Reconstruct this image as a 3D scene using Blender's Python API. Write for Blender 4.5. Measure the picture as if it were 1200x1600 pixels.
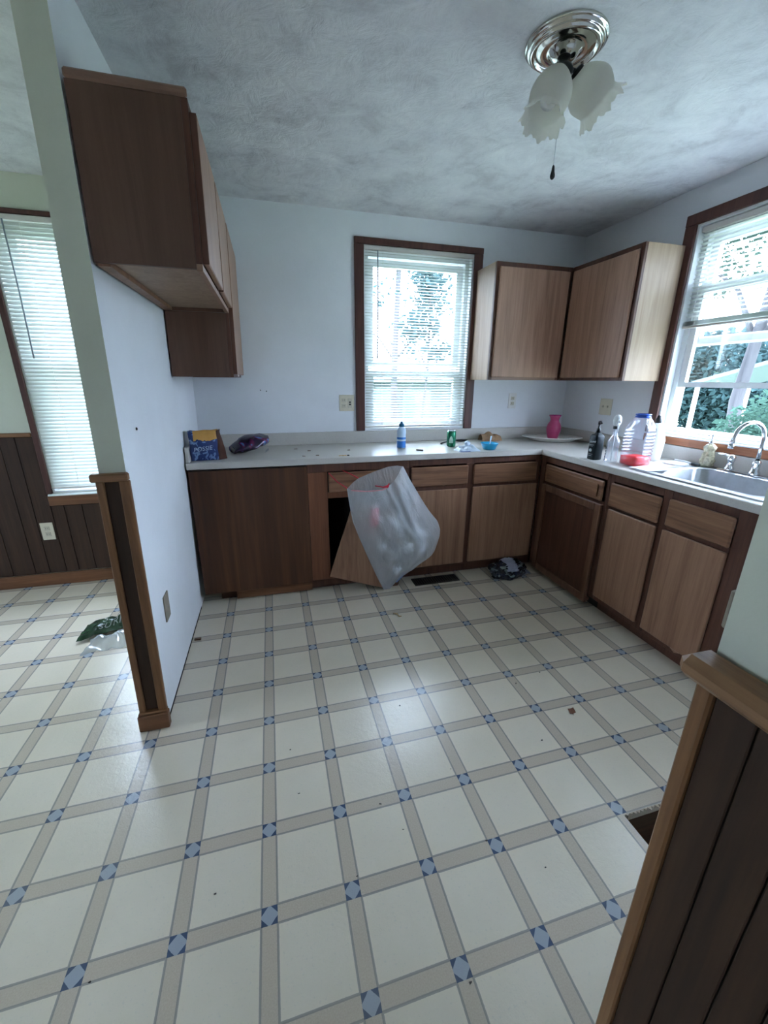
import bpy, bmesh, math, random
from mathutils import Vector, Matrix, noise
random.seed(7)
PI = math.pi
for o_ in list(bpy.data.objects): bpy.data.objects.remove(o_)
SC = bpy.context.scene
COL = SC.collection

# ------------------------------------------------------------------ camera
CAM_F, YAW, PITCH, ROLL = 635.065, -0.26601, -0.31401, 0.00752
CAM_LOC = Vector((0.10549, -0.76752, 1.39107))
fwd = Vector((-math.sin(YAW)*math.cos(PITCH), math.cos(YAW)*math.cos(PITCH), math.sin(PITCH)))
rgt = Vector((math.cos(YAW), math.sin(YAW), 0)); upv = rgt.cross(fwd)
r2 = rgt*math.cos(ROLL)+upv*math.sin(ROLL); u2 = -rgt*math.sin(ROLL)+upv*math.cos(ROLL)
cd = bpy.data.cameras.new('camera'); cam = bpy.data.objects.new('camera', cd); COL.objects.link(cam)
cd.sensor_fit = 'HORIZONTAL'; cd.sensor_width = 36.0; cd.lens = 36.0*CAM_F/1200.0
cd.clip_start = 0.02; cd.clip_end = 200
M = Matrix((r2, u2, -fwd)).transposed().to_4x4(); M.translation = CAM_LOC
cam.matrix_world = M
SC.camera = cam

# ------------------------------------------------------------------ sky, exposure
W = bpy.data.worlds.new('sky'); SC.world = W; W.use_nodes = True
nt = W.node_tree; bg = nt.nodes['Background']
tc = nt.nodes.new('ShaderNodeTexCoord'); sp = nt.nodes.new('ShaderNodeSeparateXYZ')
mz = nt.nodes.new('ShaderNodeMath'); mz.operation = 'MAXIMUM'; mz.inputs[1].default_value = 0.0
ma = nt.nodes.new('ShaderNodeMath'); ma.operation = 'MULTIPLY_ADD'      # standard overcast sky: L = Lz (1 + 2 sin h) / 3
SKY_ZENITH = 6.2
ma.inputs[1].default_value = 2*SKY_ZENITH/3; ma.inputs[2].default_value = SKY_ZENITH/3
nt.links.new(tc.outputs['Generated'], sp.inputs[0]); nt.links.new(sp.outputs['Z'], mz.inputs[0]); nt.links.new(mz.outputs[0], ma.inputs[0])
nt.links.new(ma.outputs[0], bg.inputs['Strength'])
bg.inputs['Color'].default_value = (0.60, 0.75, 1.0, 1)
vs = SC.view_settings
vs.view_transform = 'Standard'; vs.look = 'None'; vs.gamma = 1.0; vs.use_curve_mapping = False
vs.exposure = 3.2

# ------------------------------------------------------------------ material helpers
def srgb(r, g, b):
    f = lambda c: (c/255/12.92) if c/255 <= 0.04045 else ((c/255+0.055)/1.055)**2.4
    return (f(r), f(g), f(b), 1)
class NT:
    def __init__(s, name):
        s.m = bpy.data.materials.new(name); s.m.use_nodes = True
        s.t = s.m.node_tree; s.n = s.t.nodes; s.l = s.t.links
        s.b = s.n['Principled BSDF']; s.out = s.n['Material Output']
    def new(s, typ, **kw):
        n = s.n.new(typ)
        for k, v in kw.items(): setattr(n, k, v)
        return n
    def link(s, a, b): s.l.new(a, b)
    def val(s, sock, v):
        if hasattr(v, 'is_output') or isinstance(v, bpy.types.NodeSocket): s.link(v, sock)
        else: sock.default_value = v
    def math(s, op, a, b=0.0, c=None):
        n = s.new('ShaderNodeMath', operation=op); s.val(n.inputs[0], a); s.val(n.inputs[1], b)
        if c is not None: s.val(n.inputs[2], c)
        return n.outputs[0]
    def mix(s, f, a, b):
        n = s.new('ShaderNodeMix', data_type='RGBA'); s.val(n.inputs[0], f); s.val(n.inputs[6], a); s.val(n.inputs[7], b)
        return n.outputs[2]
    def obj(s, scale=(1, 1, 1), rnd=False):
        t = s.new('ShaderNodeTexCoord'); mp = s.new('ShaderNodeMapping'); mp.inputs['Scale'].default_value = scale
        s.link(t.outputs['Object'], mp.inputs[0])
        if rnd:
            oi = s.new('ShaderNodeObjectInfo'); a = s.math('MULTIPLY', oi.outputs['Random'], 37.0)
            cb = s.new('ShaderNodeCombineXYZ'); s.link(a, cb.inputs[0]); s.link(a, cb.inputs[1]); s.link(a, cb.inputs[2])
            s.link(cb.outputs[0], mp.inputs['Location'])
        return mp.outputs[0]
    def noise(s, vec, scale, detail=4, rough=0.55, dist=0.0):
        n = s.new('ShaderNodeTexNoise'); s.link(vec, n.inputs['Vector'])
        n.inputs['Scale'].default_value = scale; n.inputs['Detail'].default_value = detail
        n.inputs['Roughness'].default_value = rough; n.inputs['Distortion'].default_value = dist
        return n.outputs[0]
    def ramp(s, f, stops):
        n = s.new('ShaderNodeValToRGB'); s.link(f, n.inputs[0]); e = n.color_ramp.elements
        while len(e) < len(stops): e.new(0.5)
        for i, (p, c) in enumerate(stops): e[i].position = p; e[i].color = c if len(c) == 4 else (*c, 1)
        return n.outputs[0]
    def bump(s, h, strength=0.3, dist=0.01):
        n = s.new('ShaderNodeBump'); s.link(h, n.inputs['Height']); n.inputs['Strength'].default_value = strength
        n.inputs['Distance'].default_value = dist; s.link(n.outputs[0], s.b.inputs['Normal'])
    def base(s, c, rough=0.5, metal=0.0, spec=0.5):
        s.val(s.b.inputs['Base Color'], c); s.val(s.b.inputs['Roughness'], rough)
        s.b.inputs['Metallic'].default_value = metal; s.b.inputs['Specular IOR Level'].default_value = spec
        return s.m

def plain(name, c, rough=0.5, metal=0.0, spec=0.5, var=0.08, vs_=30):
    t = NT(name); v = t.obj(); n = t.noise(v, vs_, 3)
    dk = tuple(x*(1-var) for x in c[:3])+(1,); lt = tuple(min(1, x*(1+var)) for x in c[:3])+(1,)
    return t.base(t.ramp(n, [(0.3, dk), (0.7, lt)]), rough, metal, spec)
def wood(name, lt, md, dk, axis=2, rough=0.45, scale=1.0):
    t = NT(name); sc = [26*scale]*3; sc[axis] = 1.5*scale
    v = t.obj(tuple(sc), True); n1 = t.noise(v, 1.0, 5, 0.6, 0.6)
    sc2 = [120*scale]*3; sc2[axis] = 4*scale
    v2 = t.obj(tuple(sc2), True); n2 = t.noise(v2, 1.0, 3, 0.6)
    a = t.math('ADD', t.math('MULTIPLY', n1, 0.7), t.math('MULTIPLY', n2, 0.3))
    c = t.ramp(a, [(0.33, dk), (0.5, md), (0.66, lt)])
    t.bump(n2, 0.12, 0.002)
    return t.base(c, rough, 0, 0.35)
def paint(name, c, bumpd=0.002, sc=60, rough=0.75):
    t = NT(name); v = t.obj(); n = t.noise(v, sc, 5); n2 = t.noise(v, 1.7, 4, 0.6)
    dk = tuple(x*0.93 for x in c[:3])+(1,)
    t.bump(n, 0.25, bumpd)
    return t.base(t.ramp(n2, [(0.35, dk), (0.65, c)]), rough, 0, 0.3)
def clear(name, tint=(1, 1, 1, 1), gloss=0.12, rough=0.03, diff=0.0, dcol=(0.8, 0.8, 0.8, 1)):
    t = NT(name); tr = t.new('ShaderNodeBsdfTransparent'); tr.inputs[0].default_value = tint
    gl = t.new('ShaderNodeBsdfGlossy'); gl.inputs['Roughness'].default_value = rough
    lw = t.new('ShaderNodeLayerWeight'); lw.inputs['Blend'].default_value = 0.25
    f = t.math('ADD', t.math('MULTIPLY', lw.outputs['Facing'], 0.6), gloss*0.5)
    mx = t.new('ShaderNodeMixShader'); t.link(f, mx.inputs[0]); t.link(tr.outputs[0], mx.inputs[1]); t.link(gl.outputs[0], mx.inputs[2])
    last = mx
    if diff > 0:
        df = t.new('ShaderNodeBsdfDiffuse'); df.inputs[0].default_value = dcol
        tl = t.new('ShaderNodeBsdfTranslucent'); tl.inputs[0].default_value = dcol
        ad = t.new('ShaderNodeMixShader'); ad.inputs[0].default_value = 0.5; t.link(df.outputs[0], ad.inputs[1]); t.link(tl.outputs[0], ad.inputs[2])
        m2 = t.new('ShaderNodeMixShader'); m2.inputs[0].default_value = diff
        t.link(mx.outputs[0], m2.inputs[1]); t.link(ad.outputs[0], m2.inputs[2]); last = m2
    t.link(last.outputs[0], t.out.inputs[0]); return t.m
def thin(name, c, trans=0.45, rough=0.4):
    t = NT(name); df = t.new('ShaderNodeBsdfPrincipled'); df.inputs['Base Color'].default_value = c; df.inputs['Roughness'].default_value = rough
    tl = t.new('ShaderNodeBsdfTranslucent'); tl.inputs[0].default_value = c
    mx = t.new('ShaderNodeMixShader'); mx.inputs[0].default_value = trans
    t.link(df.outputs[0], mx.inputs[1]); t.link(tl.outputs[0], mx.inputs[2]); t.link(mx.outputs[0], t.out.inputs[0]); return t.m

MT = {}
MT['wall'] = paint('white_wall_paint', (0.80, 0.815, 0.83, 1))
def ceiling_mat():
    t = NT('textured_ceiling_plaster'); v = t.obj()
    w = t.noise(v, 4.5, 8, 0.68, 0.4); f = t.noise(v, 38, 5, 0.6, 0.8); h = t.noise(v, 11, 5, 0.62, 0.9)
    t.bump(t.math('ADD', t.math('MULTIPLY', f, 0.15), h), 0.6, 0.016)
    return t.base(t.ramp(w, [(0.32, (0.58, 0.57, 0.58, 1)), (0.48, (0.75, 0.75, 0.76, 1)), (0.66, (0.85, 0.85, 0.85, 1))]), 0.85, 0, 0.2)
MT['ceiling'] = ceiling_mat()
MT['wallgreen'] = paint('pale_green_wall_paint', (0.66, 0.675, 0.55, 1))
def two_tone(o, fn):                 # the dining side is painted another colour
    o.data.materials.append(MT['wallgreen'])
    for p in o.data.polygons:
        if fn(p.center, p.normal): p.material_index = 1
TS = 0.23
def floor_mat():
    t = NT('printed_vinyl_floor'); tcn = t.new('ShaderNodeTexCoord'); s = t.new('ShaderNodeSeparateXYZ'); t.link(tcn.outputs['Object'], s.inputs[0])
    nz = t.noise(tcn.outputs['Object'], 90, 3); j = t.math('MULTIPLY', t.math('SUBTRACT', nz, 0.5), 0.006)
    def ax(o):
        q = t.math('ADD', t.math('DIVIDE', o, TS), 0.5); q = t.math('SUBTRACT', t.math('FRACT', q), 0.5)
        return t.math('ADD', t.math('ABSOLUTE', q), j)
    a, b = ax(s.outputs[0]), ax(s.outputs[1])
    hw = 0.094
    ba = t.math('LESS_THAN', a, hw); bb = t.math('LESS_THAN', b, hw)
    band = t.math('MAXIMUM', ba, bb); sq = t.math('MINIMUM', ba, bb)
    la = t.math('LESS_THAN', t.math('ABSOLUTE', t.math('SUBTRACT', a, hw)), 0.0125)
    lb = t.math('LESS_THAN', t.math('ABSOLUTE', t.math('SUBTRACT', b, hw)), 0.0125)
    line = t.math('MAXIMUM', t.math('MULTIPLY', la, t.math('SUBTRACT', 1, bb)), t.math('MULTIPLY', lb, t.math('SUBTRACT', 1, ba)))
    dia = t.math('LESS_THAN', t.math('ADD', a, b), 0.108)
    n1 = t.noise(tcn.outputs['Object'], 3.0, 5, 0.6); n2 = t.noise(tcn.outputs['Object'], 260, 2); n3 = t.noise(tcn.outputs['Object'], 120, 3)
    tile = t.mix(n1, (0.71, 0.615, 0.475, 1), (0.81, 0.72, 0.58, 1))
    tile = t.mix(t.math('MULTIPLY', t.math('GREATER_THAN', n3, 0.64), 0.25), tile, (0.55, 0.53, 0.47, 1))
    bandc = t.mix(n2, (0.48, 0.39, 0.30, 1), (0.64, 0.54, 0.42, 1))
    c = t.mix(band, tile, bandc)
    c = t.mix(t.math('MULTIPLY', line, 0.8), c, (0.25, 0.235, 0.22, 1))
    sqc = t.mix(dia, (0.055, 0.085, 0.15, 1), (0.35, 0.38, 0.43, 1))
    c = t.mix(sq, c, sqc)
    st = t.ramp(t.noise(tcn.outputs['Object'], 0.9, 4, 0.6, 0.5), [(0.42, (0, 0, 0, 1)), (0.7, (1, 1, 1, 1))])
    stm = t.math('MULTIPLY', st, 0.25)
    c = t.mix(stm, c, (0.52, 0.47, 0.33, 1))
    t.bump(t.math('ADD', t.noise(tcn.outputs['Object'], 55, 4, 0.6, 0.4), t.math('MULTIPLY', n2, 0.3)), 0.22, 0.004)
    return t.base(c, 0.20, 0, 0.65)
MT['floor'] = floor_mat()
MT['oak'] = wood('oak_veneer', (0.34, 0.187, 0.112, 1), (0.275, 0.145, 0.085, 1), (0.185, 0.092, 0.053, 1))
MT['oak_side'] = wood('light_oak_side', (0.41, 0.29, 0.195, 1), (0.35, 0.24, 0.16, 1), (0.28, 0.18, 0.115, 1))
MT['oaku'] = wood('upper_oak_veneer', (0.46, 0.27, 0.185, 1), (0.38, 0.215, 0.142, 1), (0.27, 0.15, 0.098, 1))
MT['oakh'] = wood('oak_veneer_sideways', (0.29, 0.15, 0.08, 1), (0.21, 0.10, 0.053, 1), (0.10, 0.045, 0.025, 1), axis=0)
MT['oakhy'] = wood('oak_veneer_sideways_y', (0.29, 0.15, 0.08, 1), (0.21, 0.10, 0.053, 1), (0.10, 0.045, 0.025, 1), axis=1)
MT['frame'] = wood('reddish_brown_frame', (0.135, 0.055, 0.032, 1), (0.10, 0.04, 0.024, 1), (0.062, 0.025, 0.016, 1))
MT['stile'] = wood('red_stile', (0.22, 0.085, 0.04, 1), (0.17, 0.062, 0.03, 1), (0.12, 0.042, 0.02, 1))
MT['ply'] = wood('dark_stained_plywood', (0.115, 0.045, 0.019, 1), (0.07, 0.026, 0.011, 1), (0.04, 0.014, 0.006, 1), scale=0.35)
MT['cabdark'] = wood('brown_cabinet_side', (0.15, 0.078, 0.05, 1), (0.115, 0.058, 0.037, 1), (0.085, 0.042, 0.027, 1), scale=0.5)
MT['cabtrim'] = wood('brown_top_strip', (0.29, 0.17, 0.12, 1), (0.24, 0.135, 0.095, 1), (0.18, 0.1, 0.07, 1), axis=0)
MT['caddoor'] = wood('pale_door_face', (0.38, 0.23, 0.155, 1), (0.33, 0.195, 0.13, 1), (0.26, 0.15, 0.1, 1))
MT['trim'] = wood('honey_oak_trim', (0.27, 0.135, 0.055, 1), (0.20, 0.092, 0.037, 1), (0.12, 0.053, 0.021, 1))
MT['trimh'] = wood('honey_oak_cap', (0.30, 0.165, 0.08, 1), (0.215, 0.108, 0.05, 1), (0.12, 0.057, 0.027, 1), axis=1)
MT['trimx'] = wood('honey_oak_rail', (0.28, 0.14, 0.06, 1), (0.20, 0.094, 0.039, 1), (0.125, 0.056, 0.023, 1), axis=0)
MT['base'] = wood('brown_baseboard', (0.23, 0.10, 0.045, 1), (0.17, 0.072, 0.032, 1), (0.12, 0.05, 0.022, 1), axis=0)
MT['panel'] = wood('dark_wall_panelling', (0.055, 0.025, 0.011, 1), (0.037, 0.016, 0.007, 1), (0.021, 0.009, 0.004, 1), rough=0.65)
MT['casing'] = wood('dark_casing', (0.125, 0.05, 0.037, 1), (0.09, 0.036, 0.028, 1), (0.058, 0.023, 0.019, 1))
MT['sillwood'] = wood('red_oak_sill', (0.42, 0.17, 0.08, 1), (0.33, 0.125, 0.057, 1), (0.2, 0.075, 0.035, 1), axis=1)
def counter_mat():
    t = NT('speckled_laminate'); v = t.obj(); n = t.noise(v, 260, 3); n2 = t.noise(v, 6, 4)
    c = t.mix(n2, (0.50, 0.465, 0.41, 1), (0.60, 0.57, 0.52, 1))
    c = t.mix(t.math('MULTIPLY', t.math('GREATER_THAN', n, 0.58), 0.35), c, (0.40, 0.37, 0.33, 1))
    return t.base(c, t.math('ADD', 0.22, t.math('MULTIPLY', n2, 0.2)), 0, 0.5)
MT['counter'] = counter_mat()
MT['vinyl'] = plain('white_window_vinyl', (0.80, 0.82, 0.82, 1), 0.4, var=0.03)
MT['glass'] = clear('window_glass', (0.98, 0.985, 0.985, 1), 0.05)
MT['slat'] = thin('blind_slat', (0.56, 0.58, 0.54, 1), 0.14, 0.35)
MT['slat_lit'] = thin('brightened_blind_slat', (0.66, 0.68, 0.63, 1), 0.11, 0.35)  # same slat plastic, colour lightened so these blinds look more brightly lit
MT['rail'] = plain('cream_blind_rail', (0.66, 0.62, 0.57, 1), 0.45, var=0.03)
MT['wand'] = plain('grey_wand', (0.30, 0.34, 0.38, 1), 0.2)
MT['cord'] = plain('white_cord', (0.72, 0.72, 0.68, 1), 0.8)
MT['plate'] = plain('ivory_plate', (0.66, 0.60, 0.46, 1), 0.4, var=0.03)
MT['platew'] = plain('pale_plate', (0.72, 0.70, 0.66, 1), 0.4, var=0.03)
MT['plated'] = plain('tan_plate', (0.27, 0.225, 0.17, 1), 0.6)
MT['recept'] = plain('ivory_receptacle', (0.55, 0.50, 0.38, 1), 0.4, var=0.03)
MT['black'] = plain('black_plastic', (0.012, 0.012, 0.014, 1), 0.35)
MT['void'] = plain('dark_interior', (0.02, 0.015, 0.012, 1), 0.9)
MT['steel'] = plain('brushed_steel', (0.50, 0.52, 0.54, 1), 0.28, 1.0)
MT['chrome'] = plain('chrome', (0.72, 0.74, 0.76, 1), 0.08, 1.0, var=0.02)
MT['nickel'] = plain('polished_nickel', (0.62, 0.60, 0.54, 1), 0.10, 1.0, var=0.04)
MT['white'] = plain('white_plastic', (0.82, 0.84, 0.85, 1), 0.35, var=0.03)
MT['metal_dark'] = plain('dark_register_metal', (0.035, 0.028, 0.022, 1), 0.5, 0.3)

# ------------------------------------------------------------------ mesh helpers
def nb(): return bmesh.new()
def box(bm, x0, x1, y0, y1, z0, z1, bev=0.0, mi=0):
    r = bmesh.ops.create_cube(bm, size=1.0); vs_ = r['verts']
    for v in vs_:
        v.co = Vector((x0+(v.co.x+0.5)*(x1-x0), y0+(v.co.y+0.5)*(y1-y0), z0+(v.co.z+0.5)*(z1-z0)))
    fs = set(f for v in vs_ for f in v.link_faces)
    for f in fs: f.material_index = mi
    if bev > 0:
        es = set(e for v in vs_ for e in v.link_edges)
        bmesh.ops.bevel(bm, geom=list(es), offset=bev, segments=1, affect='EDGES', clamp_overlap=True)
    return vs_
def lathe(bm, prof, c=(0, 0, 0), seg=24, mat=None, mi=0, rfun=None, closed=False):
    """prof: list of (r, z); rfun(r,z,angle)->r"""
    c = Vector(c); rings = []
    for r, z in prof:
        ring = []
        for k in range(seg):
            a = 2*PI*k/seg; rr = rfun(r, z, a) if rfun else r
            p = Vector((rr*math.cos(a), rr*math.sin(a), z))
            if mat: p = mat @ p
            ring.append(bm.verts.new(p+c))
        rings.append(ring)
    for i in range(len(rings)-1):
        for k in range(seg):
            f = bm.faces.new((rings[i][k], rings[i][(k+1) % seg], rings[i+1][(k+1) % seg], rings[i+1][k])); f.material_index = mi; f.smooth = True
    if closed:
        for ring in (rings[0], rings[-1]):
            try: f = bm.faces.new(ring); f.material_index = mi
            except ValueError: pass
    return rings
def tube(bm, pts, r, seg=8, mi=0, cap=True):
    pts = [Vector(p) for p in pts]; n = len(pts); rings = []
    rs = r if isinstance(r, (list, tuple)) else [r]*n
    up = Vector((0, 0, 1)); prev = None
    for i, p in enumerate(pts):
        d = (pts[min(i+1, n-1)]-pts[max(i-1, 0)]).normalized()
        if prev is None:
            a = d.cross(up); a = a if a.length > 1e-3 else d.cross(Vector((1, 0, 0)))
        else: a = prev-d*prev.dot(d)
        a.normalize(); prev = a; b = d.cross(a)
        rings.append([bm.verts.new(p+(a*math.cos(2*PI*k/seg)+b*math.sin(2*PI*k/seg))*rs[i]) for k in range(seg)])
    for i in range(n-1):
        for k in range(seg):
            f = bm.faces.new((rings[i][k], rings[i][(k+1) % seg], rings[i+1][(k+1) % seg], rings[i+1][k])); f.smooth = True; f.material_index = mi
    if cap:
        for ring in (rings[0], rings[-1]):
            f = bm.faces.new(ring); f.material_index = mi
def prism(bm, poly, z0, z1, mapf=None, mi=0):
    """poly in 2-D, extruded z0..z1; mapf(u,v,w)->xyz"""
    mapf = mapf or (lambda u, v, w: (u, v, w))
    a = [bm.verts.new(mapf(u, v, z0)) for u, v in poly]; b = [bm.verts.new(mapf(u, v, z1)) for u, v in poly]
    n = len(poly)
    for f in [bm.faces.new(a[::-1]), bm.faces.new(b)]+[bm.faces.new((a[i], a[(i+1) % n], b[(i+1) % n], b[i])) for i in range(n)]: f.material_index = mi
WL = {}
def obj(name, bm, mats, parent=None, org=None, smooth=False):
    """bm is in world coordinates; the origin goes to org (or the parent's)"""
    me = bpy.data.meshes.new(name)
    o0 = Vector(WL[parent.name]) if parent else Vector(org or (0, 0, 0))
    bmesh.ops.recalc_face_normals(bm, faces=bm.faces[:])
    if smooth:
        for f in bm.faces: f.smooth = True
    bmesh.ops.translate(bm, verts=bm.verts[:], vec=-o0)
    bm.to_mesh(me); bm.free()
    for m_ in (mats if isinstance(mats, (list, tuple)) else [mats]): me.materials.append(MT[m_] if isinstance(m_, str) else m_)
    o = bpy.data.objects.new(name, me); COL.objects.link(o)
    if parent: o.parent = parent
    else: o.location = o0
    WL[o.name] = o0
    return o
def thing(name, loc, label, cat, group=None):
    o = bpy.data.objects.new(name, None); COL.objects.link(o); o.location = loc; o.empty_display_size = 0.05
    WL[o.name] = Vector(loc); return tag(o, label, cat, group)
def tag(o, label, cat, group=None):
    o['label'] = label; o['category'] = cat
    if group: o['group'] = group
    return o
def struct(o, label=None):
    o['kind'] = 'structure'
    if label: o['label'] = label
    return o
def sroot(name, loc, label=None):
    o = bpy.data.objects.new(name, None); COL.objects.link(o); o.location = loc; WL[o.name] = Vector(loc)
    return struct(o, label)
def bx(name, parent, mat, *a, bev=0.0):
    bm = nb(); box(bm, *a, bev=bev); return obj(name, bm, mat, parent)
def text(s, size, mat_world, name, m, parent, shear=0.0, ext=0.0004):
    cu = bpy.data.curves.new(name, 'FONT'); cu.body = s; cu.size = size; cu.extrude = ext; cu.shear = shear
    cu.align_x = 'CENTER'; cu.align_y = 'CENTER'; cu.resolution_u = 3
    to = bpy.data.objects.new(name+'_tmp', cu); COL.objects.link(to)
    dg = bpy.context.evaluated_depsgraph_get(); me = bpy.data.meshes.new_from_object(to.evaluated_get(dg))
    bpy.data.objects.remove(to)
    me.transform(mat_world); me.transform(Matrix.Translation(-WL[parent.name]))
    me.materials.clear(); me.materials.append(MT[m] if isinstance(m, str) else m)
    o = bpy.data.objects.new(name, me); COL.objects.link(o); o.parent = parent; WL[o.name] = WL[parent.name]; return o
def lean(bm):                       # the left partition is a little out of plumb
    for v in bm.verts: v.co.x += 0.022*(v.co.z-1.2)
def crumple(bm, amp, sc, seed=0.0):
    for v in bm.verts:
        p = v.co*sc+Vector((seed, seed*1.7, seed*0.3))
        v.co += Vector((noise.noise(p), noise.noise(p+Vector((31, 7, 3))), noise.noise(p+Vector((5, 63, 11)))))*amp
def sheet(bm, f, nu, nv, mi=0, smooth=True):
    g = [[bm.verts.new(f(i/nu, j/nv)) for j in range(nv+1)] for i in range(nu+1)]
    for i in range(nu):
        for j in range(nv):
            q = bm.faces.new((g[i][j], g[i+1][j], g[i+1][j+1], g[i][j+1])); q.smooth = smooth; q.material_index = mi
    return g

# ------------------------------------------------------------------ room shell
XL, XR, YB, HC = -0.39, 2.55, 2.33, 2.448        # kitchen: left face, right wall, back wall, ceiling
XF, YR = -3.7, -4.4                              # far ends of the open room
HX0, HX1, HY0, HY1 = 1.155, 1.405, -0.30, -0.028  # the uncovered duct hole in the floor
bm = nb()
box(bm, XF-0.1, HX0, YR-0.1, YB+0.1, -0.03, 0.0); box(bm, HX1, XR+0.1, YR-0.1, YB+0.1, -0.03, 0.0)
box(bm, HX0, HX1, YR-0.1, HY0, -0.03, 0.0); box(bm, HX0, HX1, HY1, YB+0.1, -0.03, 0.0)
fl = struct(obj('floor', bm, 'floor'))
bm = nb()
for a in ((HX0, HX1, HY1, HY1+0.012), (HX0, HX1, HY0-0.012, HY0), (HX0-0.012, HX0, HY0, HY1), (HX1, HX1+0.012, HY0, HY1)): box(bm, *a, -0.30, -0.031)
box(bm, HX0, HX1, HY0, HY1, -0.31, -0.30)
MT['duct'] = wood('raw_subfloor', (0.20, 0.12, 0.075, 1), (0.13, 0.08, 0.05, 1), (0.07, 0.045, 0.03, 1), axis=0)
obj('duct_opening', bm, 'duct', fl)
bm = nb()
for k in range(16):                 # ragged torn vinyl round the hole
    x = HX0+0.004+k*0.0155
    prism(bm, [(x, HY1+0.002), (x+0.006+random.random()*0.006, HY1-0.004-random.random()*0.008), (x+0.016, HY1+0.002)], 0.0003, 0.0016)
obj('torn_edge', bm, plain('torn_vinyl', (0.42, 0.33, 0.24, 1), 0.8), fl)

bm = nb(); box(bm, XF-0.1, XR+0.1, YR-0.1, YB+0.1, HC, HC+0.1)
struct(obj('ceiling', bm, 'ceiling'))

def wall_holes(mapf, u0, u1, z0, z1, d, holes):
    """wall built of blocks round its openings; mapf(u,d,z)->xyz"""
    bm = nb(); us = sorted(set([u0, u1]+[h[0] for h in holes]+[h[1] for h in holes]))
    for a, b in zip(us[:-1], us[1:]):
        hs = sorted([h for h in holes if h[0] <= a+1e-6 and h[1] >= b-1e-6], key=lambda h: h[2]); z = z0
        for h in hs+[(0, 0, z1, z1)]:
            if h[2] > z+1e-6:
                p, q = mapf(a, 0, z), mapf(b, d, h[2])
                box(bm, min(p[0], q[0]), max(p[0], q[0]), min(p[1], q[1]), max(p[1], q[1]), z, h[2])
            z = h[3]
    return bm
mb = lambda u, d, z: (u, YB+d, z)
mr = lambda u, d, z: (XR+d, u, z)
ml = lambda u, d, z: (XF-d, u, z)
mk = lambda u, d, z: (u, YR-d, z)
W1 = (0.79, 1.615, 1.024, 2.262); W2 = (0.30, 1.392, 1.078, 2.25); WB_SPLIT = -0.43; W3 = (-1.335, -0.60, 0.66, 2.25)
W5_FILL = (-2.1, -1.5, 0.8, 2.05); W4_FILL = (0.25, 1.25, 0.85, 1.95)  # unseen rear and far-left openings, added to let in extra daylight
wall_back = struct(obj('wall_back', wall_holes(mb, XF-0.1, XR+0.1, 0, HC, 0.12, [W3, (WB_SPLIT, WB_SPLIT+0.001, HC-0.002, HC-0.001), W1]), 'wall'))
two_tone(wall_back, lambda c, n: c.x < -0.40 and n.y < -0.5)
wall_right = struct(obj('wall_right', wall_holes(mr, YR, YB, 0, HC, 0.12, [W2]), 'wall'))
wall_far = struct(obj('wall_far_left', wall_holes(ml, YR, YB, 0, HC, 0.12, [W4_FILL]), 'wall'))
wall_rear = struct(obj('wall_rear', wall_holes(mk, XF-0.1, XR+0.1, 0, HC, 0.12, [W5_FILL]), 'wall'))

# left partition, end faces the camera
YE = 0.79; XE = -0.472
bm = nb(); box(bm, XE, XL, YE, YB-0.001, 0, HC-0.001); lean(bm)
wall_left = struct(obj('wall_left', bm, 'wall')); two_tone(wall_left, lambda c, n: n.y < -0.5 or n.x < -0.5)
def lbx(name, parent, mat, *a, bev=0.0):
    bm = nb(); box(bm, *a, bev=bev); lean(bm); return obj(name, bm, mat, parent)
lbx('end_panel', wall_left, 'panel', XE+0.002, XL-0.002, YE-0.006, YE, 0.085, 1.056)
lbx('corner_trim', wall_left, 'trim', XE-0.010, XE+0.014, YE-0.018, YE+0.002, 0.075, 1.056, bev=0.003)
lbx('corner_trim', wall_left, 'trim', XL-0.022, XL+0.010, YE-0.018, YE+0.002, 0.075, 1.056, bev=0.003)
lbx('cap_rail', wall_left, 'trimx', XE-0.022, XL+0.010, YE-0.030, YE, 1.056, 1.084, bev=0.005)
lbx('base_block', wall_left, 'base', XE-0.016, XL+0.016, YE-0.034, YE, 0.001, 0.078, bev=0.004)
lbx('base_block_cap', wall_left, 'trimx', XE-0.012, XL+0.012, YE-0.028, YE, 0.078, 0.088, bev=0.003)
lbx('caulk_gap', wall_left, 'void', XL, XL+0.003, YE+0.01, 1.74, 0.0005, 0.006)

# near right partition with panelling, and the wall it turns into
XP, YP = 0.605, -0.472
bm = nb(); box(bm, XP, XP+0.10, -1.7, YP, 0, HC-0.001)
wall_near = struct(obj('wall_near', bm, 'wall')); two_tone(wall_near, lambda c, n: n.x < -0.5)
bm = nb(); box(bm, XP+0.10, XR-0.001, YP-0.10, YP, 0, HC-0.001)
struct(obj('wall_front', bm, 'wall'))
y = YP-0.0165; ws = [0.047, 0.052, 0.041, 0.062, 0.045, 0.055, 0.05, 0.06]*3
for w in ws:
    bx('panel', wall_near, 'panel', XP-0.006, XP, y-w+0.0022, y, 0.09, 1.052, bev=0.0015); y -= w
bx('panel_backing', wall_near, 'void', XP-0.0015, XP, -1.69, YP-0.015, 0.09, 1.05)
bx('corner_trim', wall_near, 'trim', XP-0.013, XP+0.008, YP-0.016, YP+0.005, 0.0005, 1.053, bev=0.003)
bx('cap_rail', wall_near, 'trimh', XP-0.048, XP+0.002, -1.69, YP+0.012, 1.053, 1.084, bev=0.010)
bx('base_strip', wall_near, 'base', XP-0.014, XP, -1.69, YP-0.018, 0.0005, 0.09, bev=0.003)

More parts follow.
